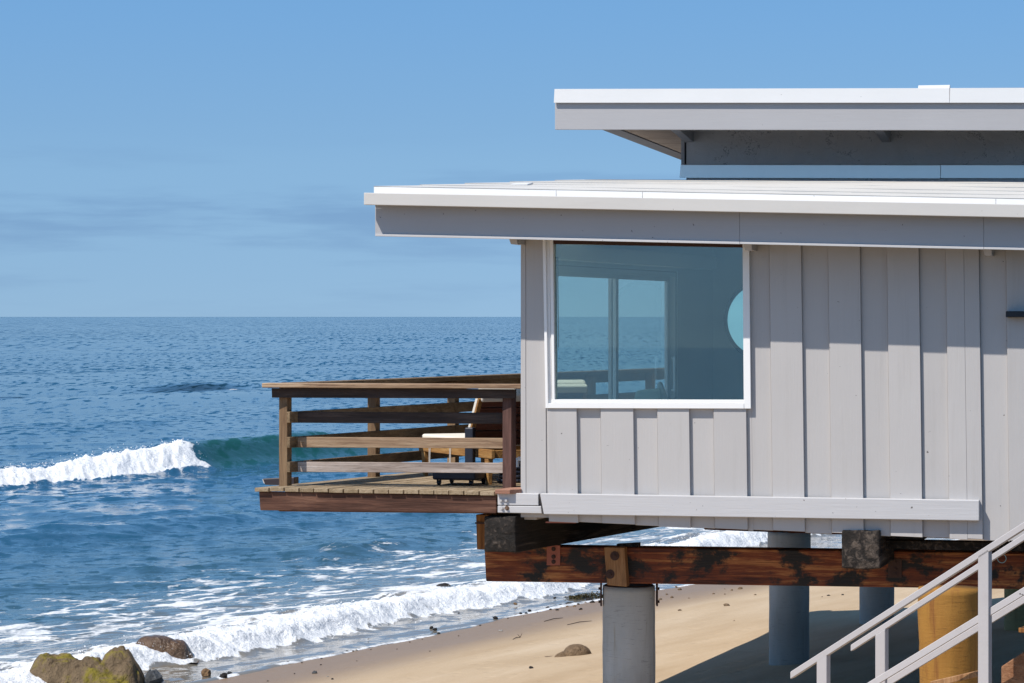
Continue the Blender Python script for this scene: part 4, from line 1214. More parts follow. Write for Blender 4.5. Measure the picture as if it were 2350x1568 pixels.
# fascia beam and the joist behind it
BFD = -0.07
q = MB(); fprism(q, [(594, 1128.5), (1139, 1138), (1139, 1178.5), (597, 1171.5)], BFD, BFD+0.05)
fa = q.build("fascia_beam", M_DECKB, deck, bevel=0.008, seg=2)
q = MB(); fprism(q, [(612, 1130), (1139, 1139), (1139, 1179), (640, 1174)], BFD+0.06, BFD+0.12); q.build("fascia_beam", M_DECKB, deck, bevel=0.006)
q = MB(); fprism(q, [(1139.5, 1131), (1150, 1131), (1150, 1178), (1139.5, 1178)], BFD+0.10, BFD+0.2); q.build("fascia_beam", M_BLACK, deck)  # no real beam: black filler standing in for the shadow in the gap
for i in range(5):                                 # joists running back below the planks
    a0 = aL+0.25+i*0.52
    q = MB(); f = lambda a, b: a+KQ*(b-BP)
    z0, z1 = zdeck(a0)-0.20, zdeck(a0)-0.041
    b1 = max(1.0, (-a0-0.1)/(KQ-math.tan(SW))-0.5)
    q.hexa([(f(a0,0.06),0.06,z0),(f(a0+0.05,0.06),0.06,z0),(f(a0+0.05,b1),b1,z0),(f(a0,b1),b1,z0),(f(a0,0.06),0.06,z1),(f(a0+0.05,0.06),0.06,z1),(f(a0+0.05,b1),b1,z1),(f(a0,b1),b1,z1)])
    q.build("joist", M_JOIST, deck)
# nails standing below the plank ends are too small to matter; the deck rests on its own bearers
q = MB(); q.hexa([(aL+0.9, 1.0, 3.28), (0.1, 1.0, 3.28), (0.1, 1.2, 3.28), (aL+0.9, 1.2, 3.28), (aL+0.9, 1.0, 3.33), (0.1, 1.0, 3.33), (0.1, 1.2, 3.33), (aL+0.9, 1.2, 3.33)]); q.build("bearer", M_JOIST, deck)

# ------------------------------------------------------------------ railing of the deck
BPST = 0.20
rail = empty("deck_railing", (C0.x, C0.y, 0), -PHI)
tag(rail, "weathered wooden railing with three rails round the open side of the deck", "railing")
def rbox(mb, a, b, w_, d_, z0, z1, ang=R(13.5)):
    """upright squared post, its near left corner at a, b, turned like the shore"""
    ca, sa_ = math.cos(ang), math.sin(ang)
    c = [(a, b), (a+w_*ca, b-w_*sa_), (a+w_*ca+d_*sa_, b-w_*sa_+d_*ca), (a+d_*sa_, b+d_*ca)]
    return mb.hexa([(x, y, z0) for x, y in c]+[(x, y, z1) for x, y in c])
ZRT = fac(640, 892, BPST)[2]
pl_, pr_ = fac(640, 1113, BPST+0.02), fac(1153, 1120, BPST+0.02)
q = MB(); rbox(q, pl_[0], pl_[1], 0.093, 0.093, pl_[2]-0.02, ZRT); q.build("post", M_POST, rail, bevel=0.004)
q = MB(); rbox(q, pr_[0], pr_[1], 0.095, 0.11, pr_[2]-0.02, ZRT-0.01); q.build("post", M_POSTD, rail, bevel=0.004)
# front: cap, apron, three rails
q = MB(); fprism(q, [(600.5, 879.5), (1195, 882), (1195, 892.5), (600.5, 890)], BPST-0.11, BPST+0.10); q.build("cap", M_RAILX, rail, bevel=0.008, seg=2)
q = MB(); fprism(q, [(623, 891), (1183, 893.5), (1183, 915), (624, 913)], BPST-0.036, BPST+0.002); q.build("apron", M_RAILD, rail, bevel=0.003)
for y0, y1, m_ in ((945.5, 971.0, M_RAILD), (1003.5, 1027.5, M_RAILX), (1060.5, 1084, M_RAILG)):
    q = MB(); fprism(q, [(664, y0-0.5), (1166, y0+2.3), (1166, y1+2.3), (664, y1-0.5)], BPST+0.12, BPST+0.158)
    q.build("rail", m_, rail, bevel=0.004)
# ocean side: posts, rails, cap, all running back along the shore
def along(a, b, t): return a+t*QA, b+t*QB
LS = 13.0
sideA = pl_[0]
for t in (1.80, 3.60, 5.40, 7.2, 9.0, 10.8, 12.6):
    a, b = along(sideA, BPST+0.02, t)
    q = MB(); rbox(q, a, b, 0.098, 0.098, zdeck(a)-0.02, ZRT); q.build("post", M_POST, rail, bevel=0.004)
ra, rb = fac(661.5, 958, BPST+0.03)[0], BPST+0.02
def siderail(off, t0, t1, z0, z1, th, name, m_):
    a0, b0 = along(sideA+off*QB, BPST+0.02-off*QA, t0); a1, b1 = along(sideA+off*QB, BPST+0.02-off*QA, t1)
    ox, oy = th*QB, -th*QA
    q = MB(); q.hexa([(a0,b0,z0),(a0+ox,b0+oy,z0),(a1+ox,b1+oy,z0),(a1,b1,z0),(a0,b0,z1),(a0+ox,b0+oy,z1),(a1+ox,b1+oy,z1),(a1,b1,z1)])
    return q.build(name, m_, rail, bevel=0.004)
for y0, y1 in ((945, 970.5), (1003, 1028), (1060, 1084)):
    z1, z0 = fac(664, y0, BPST)[2], fac(664, y1, BPST)[2]
    siderail(0.100, -0.02, 3.52, z0, z1, 0.036, "rail", M_RAILY)
    siderail(0.100, 3.53, LS, z0, z1, 0.036, "rail", M_RAILY)
zc1, zc0 = fac(640, 880, BPST)[2], fac(640, 890.5, BPST)[2]
siderail(-0.05, 0.12, LS, zc0+0.004, zc1+0.004, 0.20, "cap", M_RAILY)
siderail(-0.030, 0.05, LS, zc0-0.098, zc0-0.001, 0.028, "apron", M_RAILY)

# dark box-shaped lamp lying on the deck corner outside the post
p = fac(612, 1113, 0.9)
lampb = empty("dark_box", h2w(p[0], p[1], p[2]), -PHI-R(6))
tag(lampb, "small dark brown box lying at the outer deck corner behind the post", "box")
q = MB(); q.hexa([(-0.02, 0, 0.0), (0.30, 0, 0.0), (0.30, 0.12, 0.0), (-0.02, 0.12, 0.0), (-0.045, 0, 0.062), (0.30, 0, 0.082), (0.30, 0.12, 0.082), (-0.045, 0.12, 0.062)]); q.build("body", plain("dark_brown_metal", (0.030, 0.020, 0.021), 0.35), lampb, bevel=0.008, seg=2)
q = MB(); q.hexa([(-0.034, 0.008, 0.012), (-0.022, 0.008, 0.012), (-0.022, 0.112, 0.012), (-0.034, 0.112, 0.012), (-0.052, 0.008, 0.054), (-0.040, 0.008, 0.054), (-0.040, 0.112, 0.054), (-0.052, 0.112, 0.054)]); q.build("end_cap", M_GALV, lampb)

# ------------------------------------------------------------------ chaise on the deck, seen from behind
FX, FY = -0.39, 0.92
ANG = math.atan2(-FX, FY)                         # local y points to the foot end, local x to the right of it
def chaise_parts(root, w_=0.72, ln=1.98):
    # local frame: y from the head end (0) to the foot (ln), x across, z up from the deck
    for x in (0.0, w_-0.055):
        for y, tp in ((0.10, 0.02), (ln-0.15, 0.02)):
            q = MB(); s_ = 0.055
            q.hexa([(x+0.008, y+0.008, 0), (x+s_-0.008, y+0.008, 0), (x+s_-0.008, y+s_+0.01, 0), (x+0.008, y+s_+0.01, 0),
                    (x, y-0.01, 0.26), (x+s_, y-0.01, 0.26), (x+s_, y+s_+0.035, 0.26), (x, y+s_+0.035, 0.26)])
            q.build("leg", M_TEAK, root, bevel=0.004)
    for x in (-0.004, w_-0.036):
        q = MB(); q.box(x, x+0.04, 0.0, ln, 0.26, 0.35); q.build("side_rail", M_TEAK, root, bevel=0.005)
    for y in (0.02, ln-0.05):
        q = MB(); q.box(0.037, w_-0.037, y, y+0.03, 0.265, 0.345); q.build("cross_rail", M_TEAK, root, bevel=0.004)
    q = MB(); q.box(0.02, w_-0.02, 0.68, ln-0.01, 0.352, 0.44)
    cs = q.build("seat_cushion", M_CUSH, root, bevel=0.028, seg=3)
    # tilted back: slats behind, cushion in front
    th = R(56); cy, sz = math.cos(th), math.sin(th)
    def tb(x, u, d): return (x, 0.70-u*cy+d*sz, 0.375+u*sz+d*cy)
    def slab(u0, u1, d0, d1, x0, x1):
        return [tb(x0,u0,d0), tb(x1,u0,d0), tb(x1,u1,d0), tb(x0,u1,d0), tb(x0,u0,d1), tb(x1,u0,d1), tb(x1,u1,d1), tb(x0,u1,d1)]
    for k in range(6):
        q = MB(); q.hexa(slab(0.02+k*0.095, 0.10+k*0.095, -0.045, -0.025, 0.045, w_-0.045)); q.build("slat", M_TEAKR, root, bevel=0.003)
    for x0 in (0.0, w_-0.045):
        q = MB(); q.hexa(slab(-0.02, 0.60, -0.05, -0.012, x0, x0+0.045)); q.build("back_frame", M_TEAK, root, bevel=0.003)
    q = MB(); q.hexa(slab(0.0, 0.66, -0.008, 0.085, 0.015, w_-0.015)); q.build("back_cushion", M_CUSH, root, bevel=0.03, seg=3)
    q = MB(); q.hexa(slab(0.57, 0.665, -0.075, -0.011, 0.02, w_-0.02)); q.build("cushion_flap", M_CUSH, root, bevel=0.022, seg=3)
    for yy in (1.05, 1.62):
        q = MB()
        for dx in (0.0, 0.02):
            q.tube((-0.012-dx*0.3, yy+dx, 0.37), (-0.014, yy+dx+0.015, 0.12), 0.004, n=6)
        q.build("cushion_tie", M_CORD, root)
def deckz(X, Y):
    a = w2h((X, Y, 0))[0]
    return zdeck(min(max(a, aL), 0))
ch0x, ch0y = -0.20, 29.62
ch = empty("chaise_lounge", (ch0x, ch0y, deckz(ch0x, ch0y)), ANG)
chaise_parts(ch)
tag(ch, "teak chaise lounge with cream cushions and raised back, seen through the front rails", "chaise lounge", "chaise lounges on the deck")
def copy_tree(o, parent=None):
    c = o.copy(); COL.objects.link(c)
    if parent is not None: c.parent = parent
    for k in list(o.children): copy_tree(k, c)
    return c
c2 = copy_tree(ch); X2, Y2 = 0.28, 33.1; c2.location = (X2, Y2, deckz(X2, Y2)); c2.rotation_euler = (0, 0, ANG-R(4))
c2["label"] = "cream cushioned chaise lounge glimpsed through the front window and glass door"

# umbrella base: slab on casters with a short mast sleeve
ubp = world(1057, 1112, 29.75); ubz = deckz(ubp[0], ubp[1])
ub = empty("umbrella_base", (ubp[0], ubp[1], ubz), -R(20))
tag(ub, "dark navy umbrella base on small casters under the chaise lounge", "umbrella base")
q = MB(); q.box(-0.225, 0.225, -0.2, 0.25, 0.055, 0.145); q.build("slab", M_NAVY, ub, bevel=0.02, seg=2)
q = MB(); q.box(-0.02, 0.07, 0.16, 0.245, 0.145, 0.56); q.build("mast_sleeve", M_NAVY, ub, bevel=0.012, seg=2)
for x, y in ((-0.17, -0.15), (0.17, -0.15), (-0.17, 0.2), (0.17, 0.2)):
    q = MB(); q.tube((x-0.012, y, 0.026), (x+0.012, y, 0.026), 0.026, n=16); q.box(x-0.02, x-0.014, y-0.015, y+0.015, 0.02, 0.056); q.box(x+0.014, x+0.02, y-0.015, y+0.015, 0.02, 0.056)
    cst = q.build("caster", M_BLACKM, ub)
    q = MB(); q.tube((x-0.021, y, 0.026), (x+0.021, y, 0.026), 0.011, n=10); q.build("hub", M_CHROME, cst)
# coiled dark hose by the wall corner and a small tap above it
hp = world(1178, 1112, 30.2); hz = deckz(hp[0], hp[1])
hose = empty("coiled_hose", (hp[0]+0.0, hp[1], hz)); tag(hose, "dark coiled hose heaped on the deck behind the right post", "hose")
q = MB()
for k in range(5):
    rr_ = 0.15-0.012*k; z_ = 0.02+0.042*k
    for j in range(20):
        a0, a1 = 2*math.pi*j/20, 2*math.pi*(j+1)/20
        ox = 0.01*math.sin(k*2.1)
        q.tube((ox+rr_*math.cos(a0), rr_*math.sin(a0), z_), (ox+rr_*math.cos(a1), rr_*math.sin(a1), z_), 0.02, n=8, cap=False)
q.build("hose", M_NAVY, hose, smooth=True)
tp = fac(1190, 1065, 0.6)
tapo = empty("garden_tap", h2w(*tp), -PHI); tag(tapo, "small white tap on the side wall just behind the house corner", "tap")
q = MB(); q.box(-0.005, 0.05, -0.02, 0.02, 0.03, 0.07); q.tube((-0.02, 0, 0.05), (0.05, 0, 0.05), 0.012, n=10); q.build("body", M_WHITEV, tapo, bevel=0.003)
q = MB(); q.tube((-0.01, 0, -0.03), (-0.01, 0, 0.04), 0.014, n=10); q.build("spout", M_WHITEV, tapo)

# pale chair inside the room, its back just above the sill
icp = fac(1478, 900, 2.2)
ic = empty("armchair", h2w(icp[0], icp[1], 3.48), -PHI)
tag(ic, "pale green armchair inside, its pointed back just above the window sill", "armchair")
M_PALEG = plain("pale_green_fabric", (0.50, 0.55, 0.44), 0.9, nscale=80)
ztop = fac(1478, 884, 2.2)[2]-3.48
q = MB(); q.hexa([(-0.22, -0.02, 0.3), (0.22, -0.02, 0.3), (0.22, 0.09, 0.3), (-0.22, 0.09, 0.3), (-0.10, 0.06, ztop-0.06), (0.16, 0.06, ztop-0.03), (0.16, 0.12, ztop-0.03), (-0.10, 0.12, ztop-0.06)]); q.build("back", M_PALEG, ic, bevel=0.03, seg=3)
q = MB(); q.prism([(0.04, 0.13, ztop-0.25), (0.26, 0.13, ztop-0.25), (0.15, 0.15, ztop+0.03), (0.12, 0.15, ztop+0.03)], (0, 0.07, 0)); q.build("cushion", M_CUSH, ic, bevel=0.02, seg=2)
q = MB(); q.box(-0.24, 0.24, -0.02, 0.5, 0.22, 0.36); q.build("seat", M_PALEG, ic, bevel=0.03, seg=3)
for x in (-0.22, 0.18):
    for y in (0.0, 0.44):
        q = MB(); q.box(x, x+0.04, y, y+0.04, 0.0, 0.22); q.build("leg", M_TEAK, ic)
# ------------------------------------------------------------------ stair down to the sand, along the seaward direction
PS = 3.87*SX+24.5*SY
def st(px, py, d):
    x, y = (px-CX)/F, (py-HY)/F
    Y = (PS+d)/(x*SX+SY)
    return Vector((x*Y, Y, H-y*Y))
stair = empty("wooden_stair", (0, 0, 0))
tag(stair, "pale painted wooden handrails of a stair climbing steeply to the right edge", "stair")
def srail(p, q_, w_, h_, name="rail", m_=M_STAIR):
    mb = MB()
    p, q_ = Vector(p), Vector(q_)
    sv = Vector((SX, SY, 0))*w_/2
    dn = Vector((0, 0, -h_))
    mb.hexa([p-sv+dn, q_-sv+dn, q_+sv+dn, p+sv+dn, p-sv, q_-sv, q_+sv, p+sv])
    return mb.build(name, m_, stair, bevel=0.004)
def spost(px, ytop, ybot, d, w_=0.090):
    p, b_ = st(px, ytop, d), st(px, ybot, d)
    mb = MB(); sv = Vector((SX, SY, 0))*w_/2; ov = Vector((-OX, -OY, 0))*w_/2
    z0 = b_.z
    c = [p-sv-ov, p-sv+ov, p+sv+ov, p+sv-ov]
    slope = 0.645*w_/2
    mb.hexa([(v.x, v.y, z0) for v in c]+[(v.x, v.y, p.z+(-slope if k in (0, 3) else slope)) for k, v in enumerate(c)])
    return mb.build("post", M_STAIR, stair, bevel=0.004)
DB = 0.95
def y_on(x, x0, y0, m_): return y0-m_*(x-x0)
# near railing
srail(st(1818, 1541, 0.0), st(2440, y_on(2440, 2068, 1381, 0.643), 0.0), 0.09, 0.060)
srail(st(1960, y_on(1960, 2068, 1520.5, 0.612), 0.0), st(2440, y_on(2440, 2068, 1520.5, 0.612), 0.0), 0.04, 0.066)
spost(1890, 1509, 1640, 0.0); spost(2260.5, 1267, 1680, 0.0)
# far railing
srail(st(1955.5, 1479.5, DB), st(2440, y_on(2440, 2068, 1410.5, 0.650), DB), 0.075, 0.056)
srail(st(1990, y_on(1990, 2068, 1540, 0.612), DB), st(2440, y_on(2440, 2068, 1540, 0.612), DB), 0.04, 0.066)
spost(2024, 1450, 1640, DB); spost(2392, 1212, 1680, DB)
# brown stringer between the railings and the treads on it
s0, s1 = st(2301, 1529, 0.42), st(2460, 1424, 0.42)
mb = MB(); sv = Vector((SX, SY, 0))*0.04; dn = Vector((0, 0, -0.34))
mb.hexa([s0-sv+dn, s1-sv+dn, s1+sv+dn, s0+sv+dn, s0-sv, s1-sv, s1+sv, s0+sv])
mb.build("stringer", timber("rough_sawn_stringer", (0.14, 0.055, 0.024), (0.25, 0.115, 0.055), (0.36, 0.19, 0.10), 'x', scale=0.8, bstr=1.0), stair, bevel=0.006)
t0 = st(2190, 1566, 0.5)
for k in range(7):
    c = t0+Vector((-OX, -OY, 0))*(0.27*k-0.27)+Vector((0, 0, 0.175*k-0.175))
    if 1 <= k <= 3: continue
    ov = Vector((-OX, -OY, 0))*0.13; sv = Vector((SX, SY, 0))*0.40
    mb = MB(); dn = Vector((0, 0, -0.04))
    mb.hexa([c-ov-sv+dn, c+ov-sv+dn, c+ov+sv+dn, c-ov+sv+dn, c-ov-sv, c+ov-sv, c+ov+sv, c-ov+sv])
    mb.build("tread", M_AMBER, stair, bevel=0.004)
# lit end of a plank lying at the foot of the ochre pile
mb = MB(); a_, b_ = st(2140, 1570, 0.3), st(2246, 1546, 0.3)
mb.bar(a_, b_, 0.10, 0.05); mb.build("tread", M_STUB, stair, bevel=0.005)
# ------------------------------------------------------------------ rocks, stones, weed
def ground_hit(px, py, lift=0.0):
    x, y = (px-CX)/F, (py-HY)/F
    lo, hi = 10.0, 200.0
    f = lambda Y: (H-y*Y) - max(float(sand_z(np.array([x*Y]), np.array([Y]))[0])+lift, 0.02)
    for _ in range(50):
        m_ = (lo+hi)/2
        if f(m_) > 0: lo = m_
        else: hi = m_
    Y = (lo+hi)/2
    return Vector((x*Y, Y, H-y*Y))
def stone_mat(name, c1, c2, moss=None, rough=0.8, scale=3.0, spec=0.3):
    m, t, b = newmat(name)
    co = objco(t)
    n1 = noise(t, co, scale, 6, 0.65, 0.4); n2 = noise(t, co, scale*9, 4, 0.7)
    c = mixc(t, n1.outputs["Fac"], c1, c2)
    c = mixc(t, mth(t, 'MULTIPLY', sstep(t, n2.outputs["Fac"], 0.55, 0.72), 0.6), c, tuple(x*0.4 for x in c1))
    if moss:
        ge = N(t, "ShaderNodeNewGeometry"); sx_ = N(t, "ShaderNodeSeparateXYZ"); t.links.new(ge.outputs["Normal"], sx_.inputs[0])
        n3 = noise(t, co, 2.6, 6, 0.7, 0.5)
        k = mth(t, 'ADD', mth(t, 'MULTIPLY', sx_.outputs[2], 0.25), n3.outputs["Fac"])
        c = mixc(t, sstep(t, k, 0.66, 0.82), c, mixc(t, n2.outputs["Fac"], (0.11, 0.085, 0.01), moss))
    t.links.new(c, b.inputs["Base Color"]); b.inputs["Roughness"].default_value = rough; b.inputs["Specular IOR Level"].default_value = spec
    p = bump(t, None, n1.outputs["Fac"], 1.0, 0.16); bump(t, b, n2.outputs["Fac"], 0.8, 0.03, p)
    return m
M_MOSS = stone_mat("mossy_boulder", (0.07, 0.045, 0.022), (0.25, 0.175, 0.10), (0.27, 0.215, 0.022))
M_WETR = stone_mat("wet_brown_rock", (0.075, 0.04, 0.018), (0.17, 0.095, 0.045), None, 0.22, 3.0, 0.6)
M_DARKS = stone_mat("dark_stone", (0.018, 0.015, 0.014), (0.055, 0.045, 0.04), None, 0.6, 12)
M_GREYS = stone_mat("grey_stone", (0.07, 0.075, 0.08), (0.15, 0.155, 0.16), None, 0.5, 8)
M_TANS = stone_mat("tan_stone", (0.20, 0.11, 0.05), (0.36, 0.22, 0.11), None, 0.7, 10)
M_SANDS = stone_mat("sandy_stone", (0.13, 0.08, 0.045), (0.34, 0.235, 0.14), None, 0.9, 6)
M_SHELL = stone_mat("white_shell", (0.45, 0.42, 0.38), (0.70, 0.67, 0.62), None, 0.6, 20)

def heightrock(name, humps, m_, nx=72, ny=56, ext=(1.2, 0.9), rough_=0.05, seed=1, sink=0.25):
    """humps: (x, y, rx, ry, h, power); smooth union seen as one worn boulder"""
    vn = ValueNoise(seed)
    xs = np.linspace(-ext[0], ext[0], nx); ys = np.linspace(-ext[1], ext[1], ny)
    X, Y = np.meshgrid(xs, ys)
    Z = np.full_like(X, -sink)
    for x, y, rx, ry, h, pw in humps:
        r = np.sqrt(((X-x)/rx)**2+((Y-y)/ry)**2)
        zz = (h+sink)*np.clip(1-r**pw, 0, 1)**(0.5)-sink
        k = 0.05
        hh = np.clip(0.5+0.5*(zz-Z)/k, 0, 1)
        Z = Z*(1-hh)+zz*hh+k*hh*(1-hh)
    Z += (rough_*(vn.fbm(X*4+8, Y*4+3, 5, 0.6)-0.5)-rough_*0.35*np.clip(1-np.abs(vn.fbm(X*3+1, Y*3+7, 3)-0.5)*14, 0, 1))*(Z > -sink+0.01)
    i = np.arange(nx*ny).reshape(ny, nx)
    qd = np.stack([i[:-1, :-1], i[:-1, 1:], i[1:, 1:], i[1:, :-1]], -1).reshape(-1, 4)
    zf = Z.ravel()[qd].max(1)
    qd = qd[zf > -sink+0.004]
    return raw_mesh(name, np.stack([X, Y, Z], -1).reshape(-1, 3), qd, m_)
bp = world(205, 1560, 42.6); bz = 0.0
b1 = heightrock("mossy_boulder", [(-0.48, 0.05, 0.46, 0.5, 0.53, 3.2), (0.40, 0.05, 0.36, 0.45, 0.62, 2.4), (0.0, 0.02, 0.80, 0.55, 0.45, 3.4),
                                  (0.25, -0.25, 0.62, 0.5, 0.30, 2.6), (-0.75, -0.2, 0.36, 0.4, 0.12, 2.4), (0.52, -0.05, 0.33, 0.42, 0.50, 2.6)], M_MOSS, 110, 80, (1.25, 0.85), 0.17, 4)
b1.location = (bp[0], bp[1], bp[2]-0.17)
tag(b1, "big two humped boulder with yellow green moss in the lower left corner", "boulder")
wp = world(368, 1497, 45.6)
b2 = heightrock("wet_rock", [(-0.08, 0, 0.34, 0.3, 0.255, 4.5), (0.16, 0, 0.32, 0.26, 0.21, 3.2), (0.34, 0.0, 0.18, 0.16, 0.10, 1.6), (-0.36, 0, 0.18, 0.16, 0.06, 2)], M_WETR, 80, 60, (0.6, 0.42), 0.06, 6, 0.15)
b2.location = (wp[0], wp[1], wp[2]+0.0)
tag(b2, "wet brown rock washed by white foam behind the mossy boulder", "rock")

def pebble(px, py, wpx, m_, seed, name="pebble", flat=0.55, tall=None):
    p = ground_hit(px, py)
    r = wpx/F*p.y/2
    rr = random.Random(seed)
    vs, fs = [], []
    nu, nv = 9, 6
    for j in range(nv+1):
        ph = -math.pi/2+math.pi*j/nv
        for i in range(nu):
            th = 2*math.pi*i/nu
            k = 1+rr.uniform(-0.22, 0.22)
            vs.append((r*k*math.cos(ph)*math.cos(th), r*0.8*k*math.cos(ph)*math.sin(th), r*flat*k*math.sin(ph)))
    for j in range(nv):
        for i in range(nu):
            fs.append((j*nu+i, j*nu+(i+1) % nu, (j+1)*nu+(i+1) % nu, (j+1)*nu+i))
    q = MB(); q.add(vs, fs)
    o = q.build(name, m_, None, smooth=rr.random() < 0.5)
    o.location = (p.x, p.y, p.z+r*flat*0.35)
    o.rotation_euler = (rr.uniform(-0.3, 0.3), rr.uniform(-0.3, 0.3), rr.uniform(0, 6.3))
    return o
def zc(zx, zy, ox, oy, sc): return ((ox+zx/sc)/1.06383, (oy+zy/sc)/1.06383)
LA = [(345,1207,40),(460,1205,20),(620,1172,22),(710,1340,30),(180,1355,18),(830,1113,32),(880,1110,26),(1580,965,32),(1550,932,40),(1522,918,40),(1510,1110,16),(1345,1036,18),(1447,1012,12),(1745,985,10),(1025,1097,15),(1240,1093,15),(1005,1010,10),(615,1222,20),(400,1295,20),(910,1190,12),(1745,798,20)]
LAW = [(717,1136,30),(905,1106,34),(2270,826,18),(2090,946,35),(670,1318,20)]
LB = [(175,972,45),(355,937,30),(420,918,35),(395,935,25),(548,898,35),(570,908,25),(618,912,28),(600,825,25),(640,875,25),(700,872,50),(770,870,25),(850,843,60),(870,857,40),(785,907,30),(1497,766,35),(1405,800,22),(1440,822,30),(1357,835,30),(1472,745,20),(1740,795,20),(1820,798,18),(1930,760,38),(2040,802,20),(1832,880,48),(1497,914,28),(1870,770,25),(1820,760,12),(1563,826,15),(1887,988,12),(430,1328,40),(65,1022,20),(265,970,14),(477,927,12)]
LBT = [(742,884,28),(318,868,30),(690,886,22),(820,858,22)]
LC = [(395,883,26),(345,893,14),(505,878,24)]
SPECIAL = {
 (345,1207): "widest dark stone near the waterline between the round grey stone and the orange one",
 (710,1340): "dark flat pebble nearest the bottom edge, right of the round grey stone",
 (830,1113): "dark pebble touching the white shell below the middle of the foam line",
 (1580,965): "pointed dark pebble standing on the wet sand just below the paired stones",
 (1550,932): "lower of two flat dark stones at the edge of the thin wash",
 (1522,918): "upper of two flat dark stones, half in the thin wash",
 (1510,1110): "small pebble alone on dry sand above the forked driftwood's level",
 (175,972): "largest black stone at the water's edge, left end of the stone line",
 (355,937): "black stone in the wash between the largest one and the stone cluster",
 (548,898): "left stone of the dark pair leading the cluster by the seaweed",
 (570,908): "right stone of the dark pair leading the cluster by the seaweed",
 (850,843): "biggest dark stone right under the seaweed heap, beside the pile",
 (870,857): "flat dark stone lying just below the biggest one beside the pile",
 (430,1328): "dark pebble on dry sand below the half buried stone",
 (1832,880): "largest brown stone on the sunlit sand midway between front and middle piles",
 (1497,766): "brown wedge shaped stone just under the girder, right of the front pile",
 (1440,822): "whitish brown stone nearest the right side of the front pile",
 (1930,760): "long flat brown stone just under the girder, left of the middle pile",
 (1497,914): "small brown stone below the others, right of the front pile",
 (395,883): "largest of three small stones between the middle and farthest piles",
 (345,893): "leftmost and smallest of three stones between the middle and farthest piles",
 (505,878): "rightmost of three stones between the middle and farthest piles",
 (742,884): "tan pebble in the middle of the dark stone cluster by the seaweed",
 (318,868): "tan stone out in the wash, left of the seaweed",
 (690,886): "little tan pebble touching the cluster of dark stones by the seaweed",
 (820,858): "tan pebble beside the biggest dark stone under the seaweed",
 (717,1136): "white shell lying beside a dark pebble, leftmost of the white specks",
 (905,1106): "white and dark shell fragment close to the waterline, below the foam's middle",
 (2270,826): "square white speck right at the wash edge near the stone line",
 (2090,946): "white shell on open sand left of the twigs",
 (670,1318): "tiny white shell near the bottom edge beside the flat dark pebble",
}
seed = 50
def put(lst, args, m_, label, grp, k=1.0, name="pebble"):
    global seed
    for x, y, w_ in lst:
        seed += 1
        px, py = zc(x, y, *args)
        o = pebble(px, py, max(w_/args[2]/1.0638*k, 4.0), m_, seed, name)
        tag(o, SPECIAL.get((x, y), label), "pebble", grp)
put(LA, (600, 1260, 3.357), M_DARKS, "small dark pebble on the open sand left of the front pile", "dark pebbles along the waterline")
put(LAW, (600, 1260, 3.357), M_SHELL, "small white shell fragment on the bare sand near the waterline", "white shells on the sand", name="shell")
for o in bpy.data.objects:
    if o.name.startswith("shell"): o["category"] = "shell"
put([q_ for q_ in LB if q_[0] < 950], (1150, 1180, 2.9375), M_DARKS, "dark wet pebble in the line of stones just left of the front pile", "line of stones by the seaweed")
put([q_ for q_ in LB if q_[0] >= 950], (1150, 1180, 2.9375), M_SANDS, "small brown stone on the sunlit sand between front and middle piles", "stones between the piles")
put(LBT, (1150, 1180, 2.9375), M_TANS, "tan pebble among the dark stones beside the seaweed", "tan stones by the seaweed")
put(LC, (1900, 1180, 3.213), M_DARKS, "little stone on the sand between the middle and the farthest pile", "stones below the square beam end")
tag(pebble(473, 1551, 27, M_TANS, 801, "orange_stone", 0.9), "orange brown pointed stone at the edge of the wash", "stone")
tag(pebble(512, 1557, 22, M_DARKS, 802, "dark_stone", 0.8), "black stone beside the orange brown one at the waterline", "stone")
tag(pebble(527, 1549, 20, M_GREYS, 803, "grey_stone", 0.6), "dark grey stone touching the black one at the waterline", "stone")
tag(pebble(352, 1566, 52, M_GREYS, 804, "smooth_stone", 0.8), "smooth dark grey stone against the right foot of the mossy boulder", "stone")
tag(pebble(722, 1546, 14.5, M_GREYS, 805, "round_stone", 0.7), "round grey stone alone on the sand near the bottom edge", "stone")
tag(pebble(14, 1568, 40, M_DARKS, 806, "surf_stone", 0.6), "black stone awash in foam at the far left bottom corner", "stone")
hs_ = ground_hit(1316, 1505)
hb = heightrock("half_buried_stone", [(0.05, 0, 0.22, 0.18, 0.15, 2.6), (-0.13, -0.02, 0.17, 0.10, 0.07, 1.7), (0.17, 0.02, 0.12, 0.12, 0.09, 2)], M_SANDS, 60, 44, (0.34, 0.26), 0.03, 9, 0.06)
hb.location = (hs_.x, hs_.y+0.1, hs_.z+0.0); hb.rotation_euler = (0, 0, R(20))
tag(hb, "sandy brown stone half buried in the beach left of the front pile", "stone")
for k, (px, py, w_, lab) in enumerate(((1017, 1343, 42, "low black rock breaking the foam left of the girder end"), (1140, 1357, 50, "dark rock in the splash below the girder's left end"))):
    p = world(px, py+5, 57.5 if k == 0 else 56)
    o = heightrock("surf_rock", [(0, 0, 0.22, 0.2, 0.16, 2.2), (0.12, 0, 0.12, 0.16, 0.11, 2)], M_DARKS, 40, 32, (0.36, 0.3), 0.06, 21+k, 0.2)
    o.location = (p.x, p.y, p.z-0.07); tag(o, lab, "rock")
